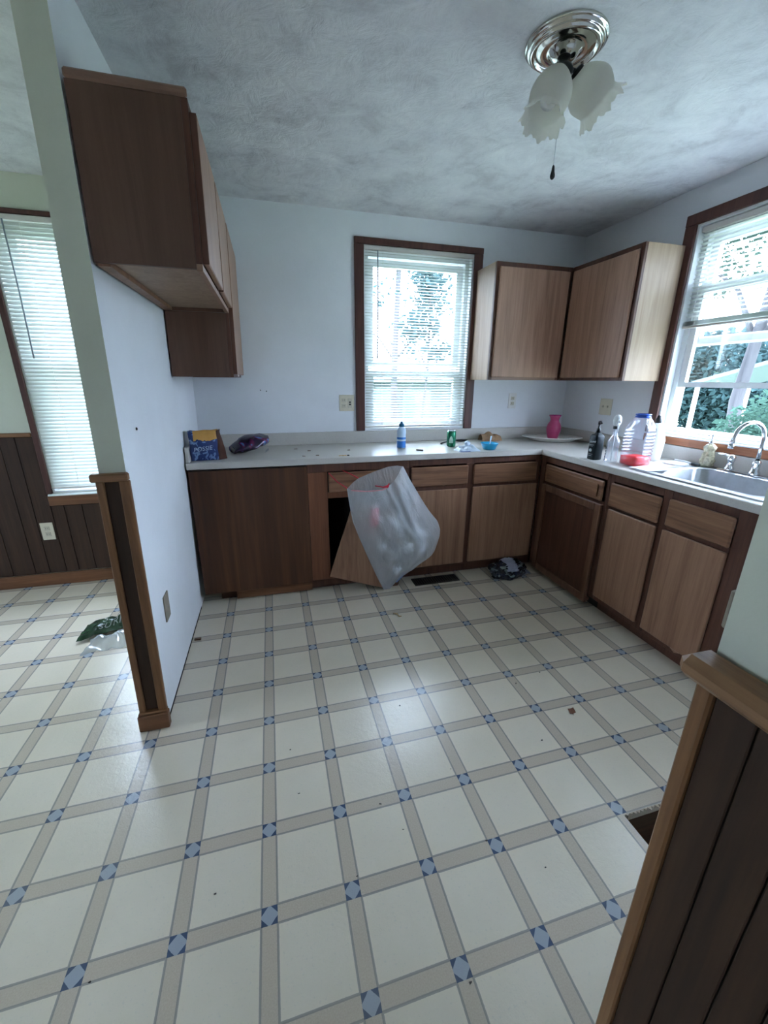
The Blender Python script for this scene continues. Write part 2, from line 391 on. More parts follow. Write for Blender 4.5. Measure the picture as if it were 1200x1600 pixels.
# dining wainscot, cap and baseboard on the back wall
k = 0; pw = [0.10, 0.085, 0.13, 0.09, 0.11, 0.105]
for xa, xb, top in ((XF+0.004, W3[0]-0.033, 1.032), (W3[0]-0.033, W3[1]+0.033, 0.572), (W3[1]+0.033, XE-0.024, 1.032)):
    bx('panel_backing', wall_back, 'void', xa, xb, YB-0.0012, YB, 0.089, top)
    x = xb                               # boards counted from the window side
    while x > xa+0.02:
        w = min(pw[k % 6], x-xa); k += 1
        bx('panel', wall_back, 'panel', x-w+0.004, x, YB-0.007, YB-0.0013, 0.09, top, bev=0.0015); x -= w
bx('cap_rail', wall_back, 'trimx', XF, W3[0]-0.036, YB-0.022, YB, 1.032, 1.058, bev=0.005)
bm = nb(); box(bm, XF, XE-0.02, YB-0.018, YB-0.0005, 0.0005, 0.088, bev=0.004)
struct(obj('baseboard_back', bm, 'base'))

# ------------------------------------------------------------------ windows
def mbox(bm, mapf, u0, u1, d0, d1, z0, z1, bev=0.0):
    p, q = mapf(u0, d0, z0), mapf(u1, d1, z1)
    box(bm, min(p[0], q[0]), max(p[0], q[0]), min(p[1], q[1]), max(p[1], q[1]), z0, z1, bev)
def window(name, mapf, W_, cas, casw, upper, lower, headw=0.06, label=None):
    u0, u1, z0, z1 = W_
    root = sroot(name, mapf((u0+u1)/2, 0, z0), label)
    def part(nm, mat, *a, bev=0.0, par=None):
        bm = nb(); mbox(bm, mapf, *a, bev=bev); return obj(nm, bm, mat, par or root)
    cw = casw
    part('side_casing', cas, u0-cw, u0, -0.018, -0.0005, z0-0.004, z1, bev=0.003)
    part('side_casing', cas, u1, u1+cw, -0.018, -0.0005, z0-0.004, z1, bev=0.003)
    part('head_casing', cas, u0-cw, u1+cw, -0.020, -0.0005, z1, z1+headw, bev=0.003)
    for nm, a in (('jamb', (u0, u0+0.012, 0, 0.12, z0, z1)), ('jamb', (u1-0.012, u1, 0, 0.12, z0, z1)), ('head_jamb', (u0+0.012, u1-0.012, 0, 0.12, z1-0.012, z1)), ('sill_board', (u0+0.012, u1-0.012, 0, 0.12, z0, z0+0.012))):
        part(nm, 'vinyl', *a)
    # fixed vinyl frame with tracks
    f0, f1 = u0+0.013, u1-0.013
    bm = nb()
    for a in ((f0, f0+0.03, z0+0.013, z1-0.013), (f1-0.03, f1, z0+0.013, z1-0.013)): mbox(bm, mapf, a[0], a[1], 0.045, 0.115, a[2], a[3])
    mbox(bm, mapf, f0+0.03, f1-0.03, 0.045, 0.115, z1-0.055, z1-0.013); mbox(bm, mapf, f0+0.03, f1-0.03, 0.045, 0.115, z0+0.013, z0+0.035)
    obj('window_frame', bm, 'vinyl', root)
    for nm, (a, b), dd, rl in (('upper_sash', upper, 0.085, 0.045), ('lower_sash', lower, 0.052, 0.04)):
        bm = nb(); s0, s1 = f0+0.031, f1-0.031
        mbox(bm, mapf, s0, s0+rl, dd, dd+0.028, a, b); mbox(bm, mapf, s1-rl, s1, dd, dd+0.028, a, b)
        mbox(bm, mapf, s0+rl, s1-rl, dd, dd+0.028, a, a+rl*0.75); mbox(bm, mapf, s0+rl, s1-rl, dd, dd+0.028, b-rl, b)
        so = obj(nm, bm, 'vinyl', root)
        part('pane', 'glass', s0+rl, s1-rl, dd+0.012, dd+0.016, a+rl*0.75, b-rl, par=so)
    return root, part
w1, _ = window('window_1', mb, W1, 'casing', 0.066, (1.49, 2.20), (1.06, 1.45), 0.040)
w2, part2 = window('window_2', mr, W2, 'casing', 0.068, (1.61, 2.195), (1.362, 1.93), 0.058)
part2('stool', 'vinyl', W2[0]-0.02, W2[1]+0.02, -0.030, -0.0005, 1.064, 1.0735, bev=0.002)
part2('apron', 'sillwood', W2[0]-0.068, W2[1]+0.068, -0.020, -0.0005, 1.017, 1.0635, bev=0.003)
part2('storm_rail', 'vinyl', W2[0]+0.044, W2[1]-0.044, 0.1155, 0.119, 1.60, 1.655)
w3, part3 = window('window_3', mb, W3, 'casing', 0.032, (1.44, 2.2), (0.70, 1.48), 0.024)
part3('stool', 'vinyl', W3[0]-0.02, W3[1]+0.02, -0.035, -0.0005, 0.645, 0.6555, bev=0.002)
part3('apron', 'base', W3[0]-0.032, W3[1]+0.032, -0.020, -0.0075, 0.575, 0.6445, bev=0.003)
window('fill_window_4', ml, W4_FILL, 'casing', 0.066, (1.38, 1.90), (0.89, 1.42))  # added out of view on the far left to brighten the dining side
window('fill_window_5', mk, W5_FILL, 'casing', 0.066, (1.42, 2.0), (0.84, 1.46))  # added behind the camera as a source of fill daylight

# ------------------------------------------------------------------ mini blinds
def blind(name, mapf, u0, u1, ztop, zbot, pitch, tilt, label, wand, cords, d0=0.014, stack=0, slat='slat'):
    zc = ztop-0.026
    root = thing(name, mapf((u0+u1)/2, d0+0.013, ztop), label, 'blind')
    bm = nb(); mbox(bm, mapf, u0, u1, d0, d0+0.027, ztop-0.027, ztop-0.0005, bev=0.002); obj('head_rail', bm, 'rail', root)
    bm = nb(); mbox(bm, mapf, u0, u1, d0+0.003, d0+0.024, zbot, zbot+0.013, bev=0.003); obj('bottom_rail', bm, 'rail', root)
    # one slat mesh, shared by all copies
    bm = nb(); n = 4; w = 0.0125; ca, sa = math.cos(tilt), math.sin(tilt); rows = []
    for i in range(n+1):
        t = -1+2*i/n; dd, zz = t*w, 0.0022*(1-t*t)
        y_, z_ = dd*ca-zz*sa, dd*sa+zz*ca
        rows.append([bm.verts.new(mapf(u, d0+0.0135+y_, z_)) for u in (u0+0.004, (u0+u1)/2, u1-0.004)])
    for i in range(n):
        for j in range(2):
            f = bm.faces.new((rows[i][j], rows[i][j+1], rows[i+1][j+1], rows[i+1][j])); f.smooth = True
    base = Vector(mapf(0, 0, 0)); o0 = WL[root.name]
    bmesh.ops.translate(bm, verts=bm.verts[:], vec=Vector((-o0.x, -o0.y, 0)))
    me = bpy.data.meshes.new('slat'); bm.to_mesh(me); bm.free(); me.materials.append(MT[slat])
    zs = []; z = zc-0.016
    zend = zbot+0.013+stack*0.0026+0.008
    while z > zend: zs.append(z); z -= pitch
    zs += [zbot+0.0165+k*0.0026 for k in range(stack)]
    for z in zs:
        s = bpy.data.objects.new('slat', me); COL.objects.link(s); s.parent = root; s.location = (0, 0, z-o0.z)
        if random.random() < 0.06: s.rotation_euler = (random.uniform(-0.1, 0.1), 0, 0) if mapf is mb else (0, random.uniform(-0.1, 0.1), 0)
    for c in cords:
        bm = nb()
        for dd in (d0-0.0005, d0+0.0275): tube(bm, [mapf(c, dd, zbot+0.01), mapf(c, dd, zc)], 0.0008, 5)
        obj('ladder_cord', bm, 'cord', root)
    if wand:
        u, zt, zb_ = wand; bm = nb(); tube(bm, [mapf(u, d0-0.006, zt), mapf(u+0.002, d0-0.008, (zt+zb_)/2), mapf(u-0.004, d0-0.010, zb_)], 0.0042, 6)
        obj('tilt_wand', bm, 'wand', root)
    return root
blind('mini_blind', mb, 0.793, 1.612, 2.260, 1.042, 0.0196, 0.40, 'white mini blind lowered over the back window above the counter', (0.888, 2.23, 1.54), (0.93, 1.50), d0=-0.008)
blind('mini_blind', mr, 0.316, 1.376, 2.234, 1.700, 0.0225, -0.16, 'half raised white mini blind in the window over the sink', None, (1.30, 0.84, 0.4), stack=9, slat='slat_lit')
blind('mini_blind', mb, -1.336, -0.600, 2.248, 0.688, 0.0223, 1.12, 'tall closed white mini blind in the dining room window', (-1.245, 2.22, 1.50), (-1.17, -0.75), slat='slat_lit', d0=-0.014)

# ------------------------------------------------------------------ base cabinets, back run (faces at y = 1.75)
YF, XFR = 1.75, 1.97
def carcass(bm, x0, x1, y0, y1, z0, z1, t=0.016, back='y1'):
    """open-fronted hollow box; open towards the side opposite to back"""
    box(bm, x0, x1, y0, y1, z0, z0+t)
    if back == 'y1':
        box(bm, x0, x0+t, y0, y1, z0+t, z1); box(bm, x1-t, x1, y0, y1, z0+t, z1); box(bm, x0+t, x1-t, y1-0.006, y1, z0+t, z1)
    else:
        box(bm, x0, x1, y0, y0+t, z0+t, z1); box(bm, x0, x1, y1-t, y1, z0+t, z1); box(bm, x1-0.006, x1, y0+t, y1-t, z0+t, z1)
def drawer_front(p, *a, mat='oakh'):
    return bx('drawer_front', p, mat, *a, bev=0.006)

c1 = thing('base_cabinet', (-0.05, 2.03, 0), 'base cabinet with a blank dark plywood front in the left corner', 'cabinet', 'kitchen base cabinets')
bm = nb(); carcass(bm, -0.384, 0.292, YF+0.012, 2.328, 0.09, 0.878); obj('carcass', bm, 'ply', c1)
bx('front_panel', c1, 'ply', -0.384, 0.292, YF-0.002, YF+0.011, 0.080, 0.878, bev=0.001)
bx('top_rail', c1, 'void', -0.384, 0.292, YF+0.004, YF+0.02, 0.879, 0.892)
bx('toe_kick', c1, 'ply', -0.30, 0.292, YF+0.072, YF+0.084, 0.001, 0.088)
bx('kick_strip', c1, 'base', -0.20, 0.292, YF+0.030, YF+0.044, 0.010, 0.080)

c2 = thing('base_cabinet', (0.63, 2.03, 0), 'base cabinet with its door missing, dark and open behind the hanging bag', 'cabinet', 'kitchen base cabinets')
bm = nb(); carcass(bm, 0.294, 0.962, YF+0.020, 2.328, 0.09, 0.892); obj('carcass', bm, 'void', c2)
for nm, a, m_ in (('wide_stile', (0.294, 0.418, 0.092, 0.837), 'stile'), ('stile', (0.930, 0.962, 0.092, 0.837), 'frame'), ('top_rail', (0.294, 0.962, 0.838, 0.892), 'frame'),
                  ('middle_rail', (0.418, 0.930, 0.664, 0.702), 'stile'), ('bottom_rail', (0.418, 0.930, 0.092, 0.130), 'stile')):
    bx(nm, c2, m_, a[0], a[1], YF, YF+0.019, a[2], a[3], bev=0.0015)
drawer_front(c2, 0.424, 0.926, YF-0.018, YF-0.0005, 0.706, 0.834)
bx('toe_kick', c2, 'frame', 0.292, 0.962, YF+0.072, YF+0.084, 0.001, 0.090)

c3 = thing('base_cabinet', (1.46, 2.03, 0), 'two door oak base cabinet under the window, ending in the corner', 'cabinet', 'kitchen base cabinets')
bm = nb(); carcass(bm, 0.965, 1.968, YF+0.020, 2.328, 0.09, 0.892); obj('carcass', bm, 'frame', c3)
for nm, a in (('stile', (0.965, 0.990, 0.092, 0.848)), ('stile', (1.380, 1.440, 0.092, 0.848)), ('stile', (1.922, 1.968, 0.092, 0.848)), ('top_rail', (0.965, 1.968, 0.848, 0.892)),
              ('middle_rail', (0.990, 1.380, 0.672, 0.712)), ('middle_rail', (1.440, 1.922, 0.672, 0.712)), ('bottom_rail', (0.990, 1.380, 0.092, 0.118)), ('bottom_rail', (1.440, 1.922, 0.092, 0.118))):
    bx(nm, c3, 'frame', a[0], a[1], YF, YF+0.019, a[2], a[3], bev=0.0015)
drawer_front(c3, 0.974, 1.388, YF-0.018, YF-0.0005, 0.706, 0.840); drawer_front(c3, 1.430, 1.932, YF-0.018, YF-0.0005, 0.704, 0.842)
bx('door', c3, 'oak', 0.974, 1.394, YF-0.018, YF-0.0005, 0.108, 0.676, bev=0.004); bx('door', c3, 'oak', 1.432, 1.945, YF-0.018, YF-0.0005, 0.110, 0.682, bev=0.004)
bx('toe_kick', c3, 'frame', 0.964, 2.03, YF+0.072, YF+0.084, 0.001, 0.090)

# right run (faces at x = 1.97)
def rbx(name, p, mat, y0, y1, z0, z1, x0=XFR, x1=XFR+0.019, bev=0.0015): return bx(name, p, mat, x0, x1, y0, y1, z0, z1, bev=bev)
c4 = thing('base_cabinet', (2.26, 1.42, 0), 'corner base cabinet with a framed dark door reaching near the floor', 'cabinet', 'kitchen base cabinets')
bm = nb(); carcass(bm, XFR+0.020, 2.545, 1.098, YF-0.004, 0.09, 0.892, back='x1'); obj('carcass', bm, 'frame', c4)
for nm, a in (('stile', (1.690, YF-0.004, 0.05, 0.892)), ('stile', (1.098, 1.120, 0.092, 0.892)), ('top_rail', (1.120, 1.690, 0.845, 0.892)), ('middle_rail', (1.120, 1.690, 0.690, 0.716)), ('bottom_rail', (1.120, 1.690, 0.05, 0.075))):
    rbx(nm, c4, 'frame', *a)
d4 = rbx('drawer_front', c4, 'oakhy', 1.130, 1.672, 0.714, 0.836, XFR-0.016, XFR-0.0005, 0.007)
rbx('drawer_panel', c4, 'oakhy', 1.165, 1.640, 0.735, 0.815, XFR-0.021, XFR-0.0165, 0.003)
dd = bx('door', c4, 'frame', XFR-0.010, XFR-0.0005, 1.120, 1.682, 0.040, 0.694, bev=0.002)
MT['doorrail'] = wood('door_frame_oak', (0.19, 0.092, 0.052, 1), (0.145, 0.068, 0.038, 1), (0.095, 0.042, 0.024, 1))
for a in ((1.120, 1.165, 0.040, 0.694), (1.637, 1.682, 0.040, 0.694), (1.165, 1.637, 0.648, 0.694), (1.165, 1.637, 0.040, 0.090)):
    bm = nb(); box(bm, XFR-0.020, XFR-0.0105, a[0], a[1], a[2], a[3], 0.003); obj('door_frame_piece', bm, 'doorrail', dd)
bx('toe_kick', c4, 'void', XFR+0.072, XFR+0.084, 1.099, YF+0.07, 0.001, 0.090)

c5 = thing('base_cabinet', (2.26, 0.70, 0), 'oak sink base cabinet with two false drawers and two doors on the right', 'cabinet', 'kitchen base cabinets')
bm = nb(); carcass(bm, XFR+0.020, 2.545, 0.310, 1.096, 0.09, 0.892, back='x1'); obj('carcass', bm, 'frame', c5)
for nm, a in (('stile', (1.072, 1.096, 0.092, 0.892)), ('stile', (0.708, 0.756, 0.092, 0.892)), ('stile', (0.310, 0.404, 0.092, 0.892)), ('top_rail', (0.756, 1.072, 0.848, 0.892)), ('top_rail', (0.404, 0.708, 0.848, 0.892)),
              ('middle_rail', (0.756, 1.072, 0.690, 0.714)), ('middle_rail', (0.404, 0.708, 0.690, 0.714)), ('bottom_rail', (0.756, 1.072, 0.092, 0.130)), ('bottom_rail', (0.404, 0.708, 0.092, 0.130))):
    rbx(nm, c5, 'frame', *a)
rbx('drawer_front', c5, 'oakhy', 0.752, 1.076, 0.706, 0.842, XFR-0.018, XFR-0.0005, 0.006); rbx('drawer_front', c5, 'oakhy', 0.402, 0.710, 0.712, 0.850, XFR-0.018, XFR-0.0005, 0.006)
rbx('door', c5, 'oak', 0.752, 1.066, 0.127, 0.690, XFR-0.018, XFR-0.0005, 0.004); rbx('door', c5, 'oak', 0.402, 0.713, 0.122, 0.690, XFR-0.018, XFR-0.0005, 0.004)
bx('toe_kick', c5, 'frame', XFR+0.072, XFR+0.084, 0.310, 1.096, 0.001, 0.090)
bm = nb(); prism(bm, [(0.48, 0.1215), (0.505, 0.108), (0.53, 0.1215)], XFR-0.016, XFR-0.004, lambda u, v, w: (w, u, v)); obj('splinter', bm, 'caddoor', c5)
bx('end_panel', c5, 'oak', XFR, 2.545, 0.300, 0.309, 0.001, 0.892)

# ------------------------------------------------------------------ worktop
ZC, ZU, YCE, XCE = 0.93, 0.893, 1.726, 1.948
SX0, SX1, SY0, SY1 = 2.045, 2.475, 0.385, 0.965
wt = thing('countertop', (1.0, 2.03, ZU), 'long L shaped speckled grey laminate worktop on the base cabinets', 'countertop')
bm = nb()
for a in ((-0.386, XCE+0.012, YCE+0.012, YB-0.001), (XCE+0.012, XR-0.001, SY1, YB-0.001), (XCE+0.012, SX0, SY0, SY1), (SX1, XR-0.001, SY0, SY1), (XCE+0.012, XR-0.001, 0.298, SY0)): box(bm, *a, ZU, ZC)
obj('worktop', bm, 'counter', wt)
bm = nb(); box(bm, -0.386, XCE+0.012, YCE, YCE+0.012, ZU-0.001, ZC, 0.003); box(bm, XCE, XCE+0.012, 0.298, YCE+0.004, ZU-0.001, ZC, 0.003)
obj('front_edge', bm, 'counter', wt)
bm = nb(); box(bm, -0.386, XR-0.001, YB-0.020, YB-0.001, ZC, 1.018, 0.002); tag(obj('splash_board', bm, 'counter', None, (0, 0, ZC)), 'long grey laminate backsplash along the back wall', 'backsplash', 'splash boards round the worktop')
bm = nb(); box(bm, XR-0.020, XR-0.001, 0.298, YB-0.021, ZC, 1.014, 0.002); tag(obj('splash_board', bm, 'counter', None, (0, 0, ZC)), 'grey laminate splash board along the right wall under the window', 'backsplash', 'splash boards round the worktop')
bm = nb(); box(bm, -0.386, -0.368, YCE+0.02, YB-0.021, ZC, 1.018, 0.002); tag(obj('splash_board', bm, 'counter', None, (0, 0, ZC)), 'short grey laminate splash board at the left end of the worktop', 'backsplash', 'splash boards round the worktop')

# ------------------------------------------------------------------ wall cabinets
# left pair hangs on the leaning partition
def lean_pt(x, z): return x+0.022*(z-1.2)
ca = thing('wall_cabinet', (-0.24, 1.24, 1.715), 'brown two door wall cabinet nearest the camera, hung high on the left partition', 'cabinet', 'kitchen wall cabinets')
DX = 0.006
def cb(name, p, mat, *a, bev=0.0):
    bm = nb(); box(bm, *a, bev=bev); lean(bm)
    for v in bm.verts: v.co.x += DX
    return obj(name, bm, mat, p)
AY0, AY1, AZ0, AZ1 = 0.792, 1.680, 1.714, 2.150
bm = nb()
box(bm, -0.389, -0.105, AY0, AY0+0.016, AZ0+0.006, AZ1); box(bm, -0.389, -0.105, AY1-0.016, AY1, AZ0, AZ1); box(bm, -0.389, -0.105, AY0+0.016, AY1-0.016, AZ1-0.016, AZ1)
box(bm, -0.389, -0.383, AY0+0.016, AY1-0.016, AZ0, AZ1-0.016); lean(bm)
for v in bm.verts: v.co.x += DX
obj('carcass', bm, 'cabdark', ca)
cb('bottom_panel', ca, 'oak_side', -0.383, -0.105, AY0+0.016, AY1-0.016, AZ0+0.016, AZ0+0.028)
cb('wall_cleat', ca, 'oak', -0.383, -0.350, AY0+0.016, AY1-0.016, AZ0-0.001, AZ0+0.0155)
cb('face_frame', ca, 'caddoor', -0.1045, -0.086, AY0, AY1, AZ0, AZ0+0.020, bev=0.001)
for a in ((AY0, AY0+0.03, AZ0+0.020, AZ1), (1.22, 1.25, AZ0+0.02, AZ1), (AY1-0.02, AY1, AZ0+0.02, AZ1)): cb('stile', ca, 'frame', -0.1045, -0.086, *a)
cb('top_rail', ca, 'frame', -0.1045, -0.086, AY0+0.03, 1.22, AZ1-0.03, AZ1); cb('top_rail', ca, 'frame', -0.1045, -0.086, 1.25, AY1-0.02, AZ1-0.03, AZ1)
cb('top_strip', ca, 'cabtrim', -0.389, -0.086, AY0-0.006, AY0+0.01, AZ1+0.0005, AZ1+0.024, bev=0.005)
for a in ((0.803, 1.218), (1.246, 1.664)): cb('door', ca, 'caddoor', -0.0855, -0.066, a[0], a[1], 1.737, 2.122, bev=0.003); cb('door_edge', ca, 'frame', -0.0865, -0.067, a[0]-0.002, a[0]-0.0001, 1.737, 2.122)
cbn = thing('wall_cabinet', (-0.24, 2.0, 1.40), 'brown wall cabinet hanging lower in the back left corner over the counter', 'cabinet', 'kitchen wall cabinets')
BY0, BY1, BZ0, BZ1 = 1.683, 2.326, 1.400, 2.150
bm = nb()
box(bm, -0.389, -0.105, BY0, BY0+0.016, BZ0, BZ1); box(bm, -0.389, -0.105, BY1-0.016, BY1, BZ0, BZ1); box(bm, -0.389, -0.105, BY0+0.016, BY1-0.016, BZ0+0.014, BZ0+0.03); box(bm, -0.389, -0.105, BY0+0.016, BY1-0.016, BZ1-0.016, BZ1)
lean(bm)
for v in bm.verts: v.co.x += DX
obj('carcass', bm, 'cabdark', cbn)
for a in ((BY0, BY0+0.02, BZ0, BZ1), (BY1-0.03, BY1, BZ0, BZ1)): cb('stile', cbn, 'frame', -0.1045, -0.086, *a)
cb('bottom_rail', cbn, 'frame', -0.1045, -0.086, BY0+0.02, BY1-0.03, BZ0, BZ0+0.03); cb('top_rail', cbn, 'frame', -0.1045, -0.086, BY0+0.02, BY1-0.03, BZ1-0.03, BZ1)
cb('door', cbn, 'caddoor', -0.0855, -0.066, 1.700, 2.300, 1.415, 2.122, bev=0.003); cb('door_edge', cbn, 'frame', -0.0865, -0.067, 1.698, 1.6999, 1.415, 2.122)
cb('corner_clip', cbn, 'platew', -0.0655, -0.058, 1.694, 1.712, 1.403, 1.4145)

UZ0, UZ1 = 1.397, 2.155
cr = thing('wall_cabinet', (1.95, 2.18, UZ0), 'single door oak wall cabinet between the back window and the corner', 'cabinet', 'kitchen wall cabinets')
bm = nb(); box(bm, 1.642, 1.658, 2.054, YB-0.002, UZ0, UZ1); obj('side_panel', bm, 'oak_side', cr)
bm = nb(); box(bm, 1.658, 2.244, 2.054, YB-0.002, UZ0+0.012, UZ0+0.028); box(bm, 1.658, 2.244, 2.054, YB-0.002, UZ1-0.016, UZ1); box(bm, 1.658, 2.244, YB-0.008, YB-0.002, UZ0+0.028, UZ1-0.016); obj('carcass', bm, 'oak_side', cr)
for nm, a in (('stile', (1.642, 1.672, UZ0, UZ1)), ('stile', (2.206, 2.244, UZ0, UZ1)), ('top_rail', (1.672, 2.206, UZ1-0.034, UZ1)), ('bottom_rail', (1.672, 2.206, UZ0, UZ0+0.025))):
    bx(nm, cr, 'frame' if nm != 'bottom_rail' else 'cabtrim', a[0], a[1], 2.034, 2.0535, a[2], a[3], bev=0.001)
bx('door', cr, 'oaku', 1.662, 2.214, 2.016, 2.0335, UZ0+0.020, UZ1-0.031, bev=0.004)
cs = thing('wall_cabinet', (2.40, 1.9, UZ0), 'corner oak wall cabinet with a light end panel beside the right window', 'cabinet', 'kitchen wall cabinets')
bm = nb(); box(bm, 2.264, XR-0.001, 1.432, 1.448, UZ0, UZ1); obj('end_panel', bm, 'oak_side', cs)
bm = nb(); box(bm, 2.265, XR-0.001, 1.448, YB-0.001, UZ0+0.012, UZ0+0.028); box(bm, 2.265, XR-0.001, 1.448, YB-0.001, UZ1-0.016, UZ1); box(bm, XR-0.007, XR-0.001, 1.448, YB-0.001, UZ0+0.028, UZ1-0.016); obj('carcass', bm, 'oak_side', cs)
for nm, a in (('stile', (1.432, 1.462, UZ0, UZ1)), ('stile', (2.004, 2.033, UZ0, UZ1)), ('top_rail', (1.462, 2.004, UZ1-0.034, UZ1)), ('bottom_rail', (1.462, 2.004, UZ0, UZ0+0.025))):
    bx(nm, cs, 'frame', 2.245, 2.2640, a[0], a[1], a[2], a[3], bev=0.001)
bx('door', cs, 'oaku', 2.2275, 2.2445, 1.456, 2.008, UZ0+0.020, UZ1-0.031, bev=0.004)

# ------------------------------------------------------------------ outlets and plates
def outlet(name, mapf, u, z, w, h, kinds, label, mat='plate', cat='outlet', group='wall plates'):
    """mapf(u,d,z): d negative comes out of the wall"""
    t = thing(name, mapf(u, 0, z), label, cat, group)
    bm = nb(); mbox(bm, mapf, u-w/2, u+w/2, -0.006, -0.0005, z-h/2, z+h/2, 0.002); obj('plate', bm, mat, t)
    n = len(kinds)
    for i, k in enumerate(kinds):
        c = u+(i-(n-1)/2)*0.046
        if k == 'o':
            for dz in (-0.020, 0.020):
                bm = nb(); mbox(bm, mapf, c-0.016, c+0.016, -0.0085, -0.0062, z+dz-0.014, z+dz+0.014, 0.002); r = obj('receptacle', bm, 'recept', t)
                bm = nb()
                for du in (-0.006, 0.006): mbox(bm, mapf, c+du-0.001, c+du+0.001, -0.0090, -0.0086, z+dz-0.003, z+dz+0.006)
                obj('slots', bm, 'black', r)
        elif k == 'g':
            bm = nb(); mbox(bm, mapf, c-0.016, c+0.016, -0.0085, -0.0062, z-0.034, z+0.034, 0.002); r = obj('receptacle', bm, 'recept', t)
            for dz in (-0.010, 0.006):
                bm = nb(); mbox(bm, mapf, c-0.007, c+0.007, -0.0105, -0.0086, z+dz-0.005, z+dz+0.005, 0.001); obj('test_button', bm, 'black', r)
        elif k == 's':
            bm = nb(); mbox(bm, mapf, c-0.005, c+0.005, -0.014, -0.0062, z-0.004, z+0.010, 0.001); obj('toggle', bm, 'recept', t)
        bm = nb(); mbox(bm, mapf, c-0.002, c+0.002, -0.0072, -0.0062, z-0.002, z+0.002); obj('screw', bm, 'steel', t)
    return t
outlet('wall_outlet', mb, 0.655, 1.226, 0.112, 0.116, 'og', 'ivory double outlet plate on the wall left of the back window')
outlet('wall_outlet', mb, 2.044, 1.234, 0.072, 0.122, 'o', 'single outlet under the wall cabinets, on the back wall near the corner', 'platew')
outlet('wall_switch', mr, 1.850, 1.210, 0.118, 0.118, 'ss', 'ivory double switch plate on the right wall beside the window', cat='switch')
outlet('wall_outlet', lambda u, d, z: (u, YB-0.0072+d, z), -1.417, 0.398, 0.074, 0.122, 'o', 'ivory outlet set in the dark panelling of the dining room')
mleft = lambda u, d, z: (lean_pt(XL, z)-d, u, z)
t = thing('cover_plate', (lean_pt(XL, 0.43), 1.01, 0.43), 'tan blank cover plate low on the left partition near the floor', 'plate', 'wall plates')
bm = nb(); box(bm, XL+0.0005, XL+0.006, 0.974, 1.046, 0.370, 0.492, 0.002); lean(bm); obj('plate', bm, 'plated', t)
bm = nb(); box(bm, XL+0.0062, XL+0.008, 1.008, 1.012, 0.428, 0.432); lean(bm); obj('screw', bm, 'steel', t)
t = thing('switch_plate', (XP+0.04, YP, 1.15), 'tan switch plate seen edge on above the near right cap rail', 'switch', 'wall plates')
bx('plate', t, 'plated', XP+0.002, XP+0.074, YP+0.0005, YP+0.0065, 1.112, 1.162, bev=0.002)
bx('toggle', t, 'plated', XP+0.034, XP+0.042, YP+0.007, YP+0.011, 1.13, 1.142)
bm = nb(); lathe(bm, [(0.0015, 0), (0.0015, 0.004), (0.006, 0.005), (0.005, 0.008), (0, 0.0085)], (lean_pt(XL, 1.21)-0.003, 0.97, 1.21), 10, Matrix.Rotation(PI/2, 4, 'Y'))
tag(obj('wall_screw', bm, 'void', None, (lean_pt(XL, 1.21), 0.97, 1.21)), 'small dark screw in the white left partition below the high cabinet', 'screw')

for k, (x, z) in enumerate([(0.045, 1.317), (0.085, 1.310)]):
    bm = nb(); lathe(bm, [(0.0, 0.0005), (0.004, 0.0005), (0.003, 0.002), (0, 0.0025)], (x, YB, z), 8, Matrix.Rotation(PI/2, 4, 'X'))
    tag(obj('nail_hole', bm, 'void', None, (x, YB, z)), ['left nail hole of two in the back wall above the snack bag', 'right nail hole of two in the back wall above the snack bag'][k], 'hole', 'nail holes in the back wall')
# floor register at the toe kick
t = thing('floor_register', (1.175, 1.715, 0), 'dark brown metal floor register in front of the toe kick', 'vent')
bm = nb(); box(bm, 1.004, 1.347, 1.664, 1.676, 0.0005, 0.006); box(bm, 1.004, 1.347, 1.756, 1.768, 0.0005, 0.006); box(bm, 1.004, 1.018, 1.676, 1.756, 0.0005, 0.006); box(bm, 1.333, 1.347, 1.676, 1.756, 0.0005, 0.006)
obj('rim', bm, 'metal_dark', t); bx('well', t, 'void', 1.018, 1.333, 1.676, 1.756, 0.0004, 0.0012)
for k in range(17): bx('louvre', t, 'metal_dark', 1.027+k*0.018, 1.0315+k*0.018, 1.676, 1.756, 0.0013, 0.0045)

# ------------------------------------------------------------------ sink and tap
sk = thing('kitchen_sink', (2.26, 0.675, ZC), 'stainless steel single bowl sink set into the worktop under the window', 'sink')
bm = nb()
O = (1.998, 2.515, 0.345, 1.000); I = (2.052, 2.425, 0.400, 0.950)
zr = ZC+0.006
def ring(x0, x1, y0, y1, z, r=0.05, n=5):
    pts = []
    for cx_, cy_, a0 in ((x1-r, y1-r, 0), (x0+r, y1-r, PI/2), (x0+r, y0+r, PI), (x1-r, y0+r, 1.5*PI)):
        for k in range(n+1): a = a0+k*PI/2/n; pts.append((cx_+r*math.cos(a), cy_+r*math.sin(a), z))
    return [bm.verts.new(p) for p in pts]
rings = [ring(*O, ZC+0.0006, 0.035), ring(O[0]+0.004, O[1]-0.004, O[2]+0.004, O[3]-0.004, zr, 0.035), ring(*I, zr, 0.06), ring(I[0]+0.004, I[1]-0.004, I[2]+0.004, I[3]-0.004, zr-0.006, 0.06),
         ring(I[0]+0.018, I[1]-0.018, I[2]+0.018, I[3]-0.018, ZC-0.15, 0.06), ring(I[0]+0.045, I[1]-0.045, I[2]+0.045, I[3]-0.045, ZC-0.172, 0.05)]
for a, b in zip(rings[:-1], rings[1:]):
    n = len(a)
    for k in range(n): f = bm.faces.new((a[k], a[(k+1) % n], b[(k+1) % n], b[k])); f.smooth = True
bm.faces.new(rings[-1])
obj('basin', bm, 'steel', sk)
bm = nb(); lathe(bm, [(0.0, 0.0005), (0.02, 0.0005), (0.032, 0.003), (0.042, 0.002), (0.043, 0.0005)], (2.24, 0.675, ZC-0.172), 20); obj('drain', bm, 'chrome', sk)
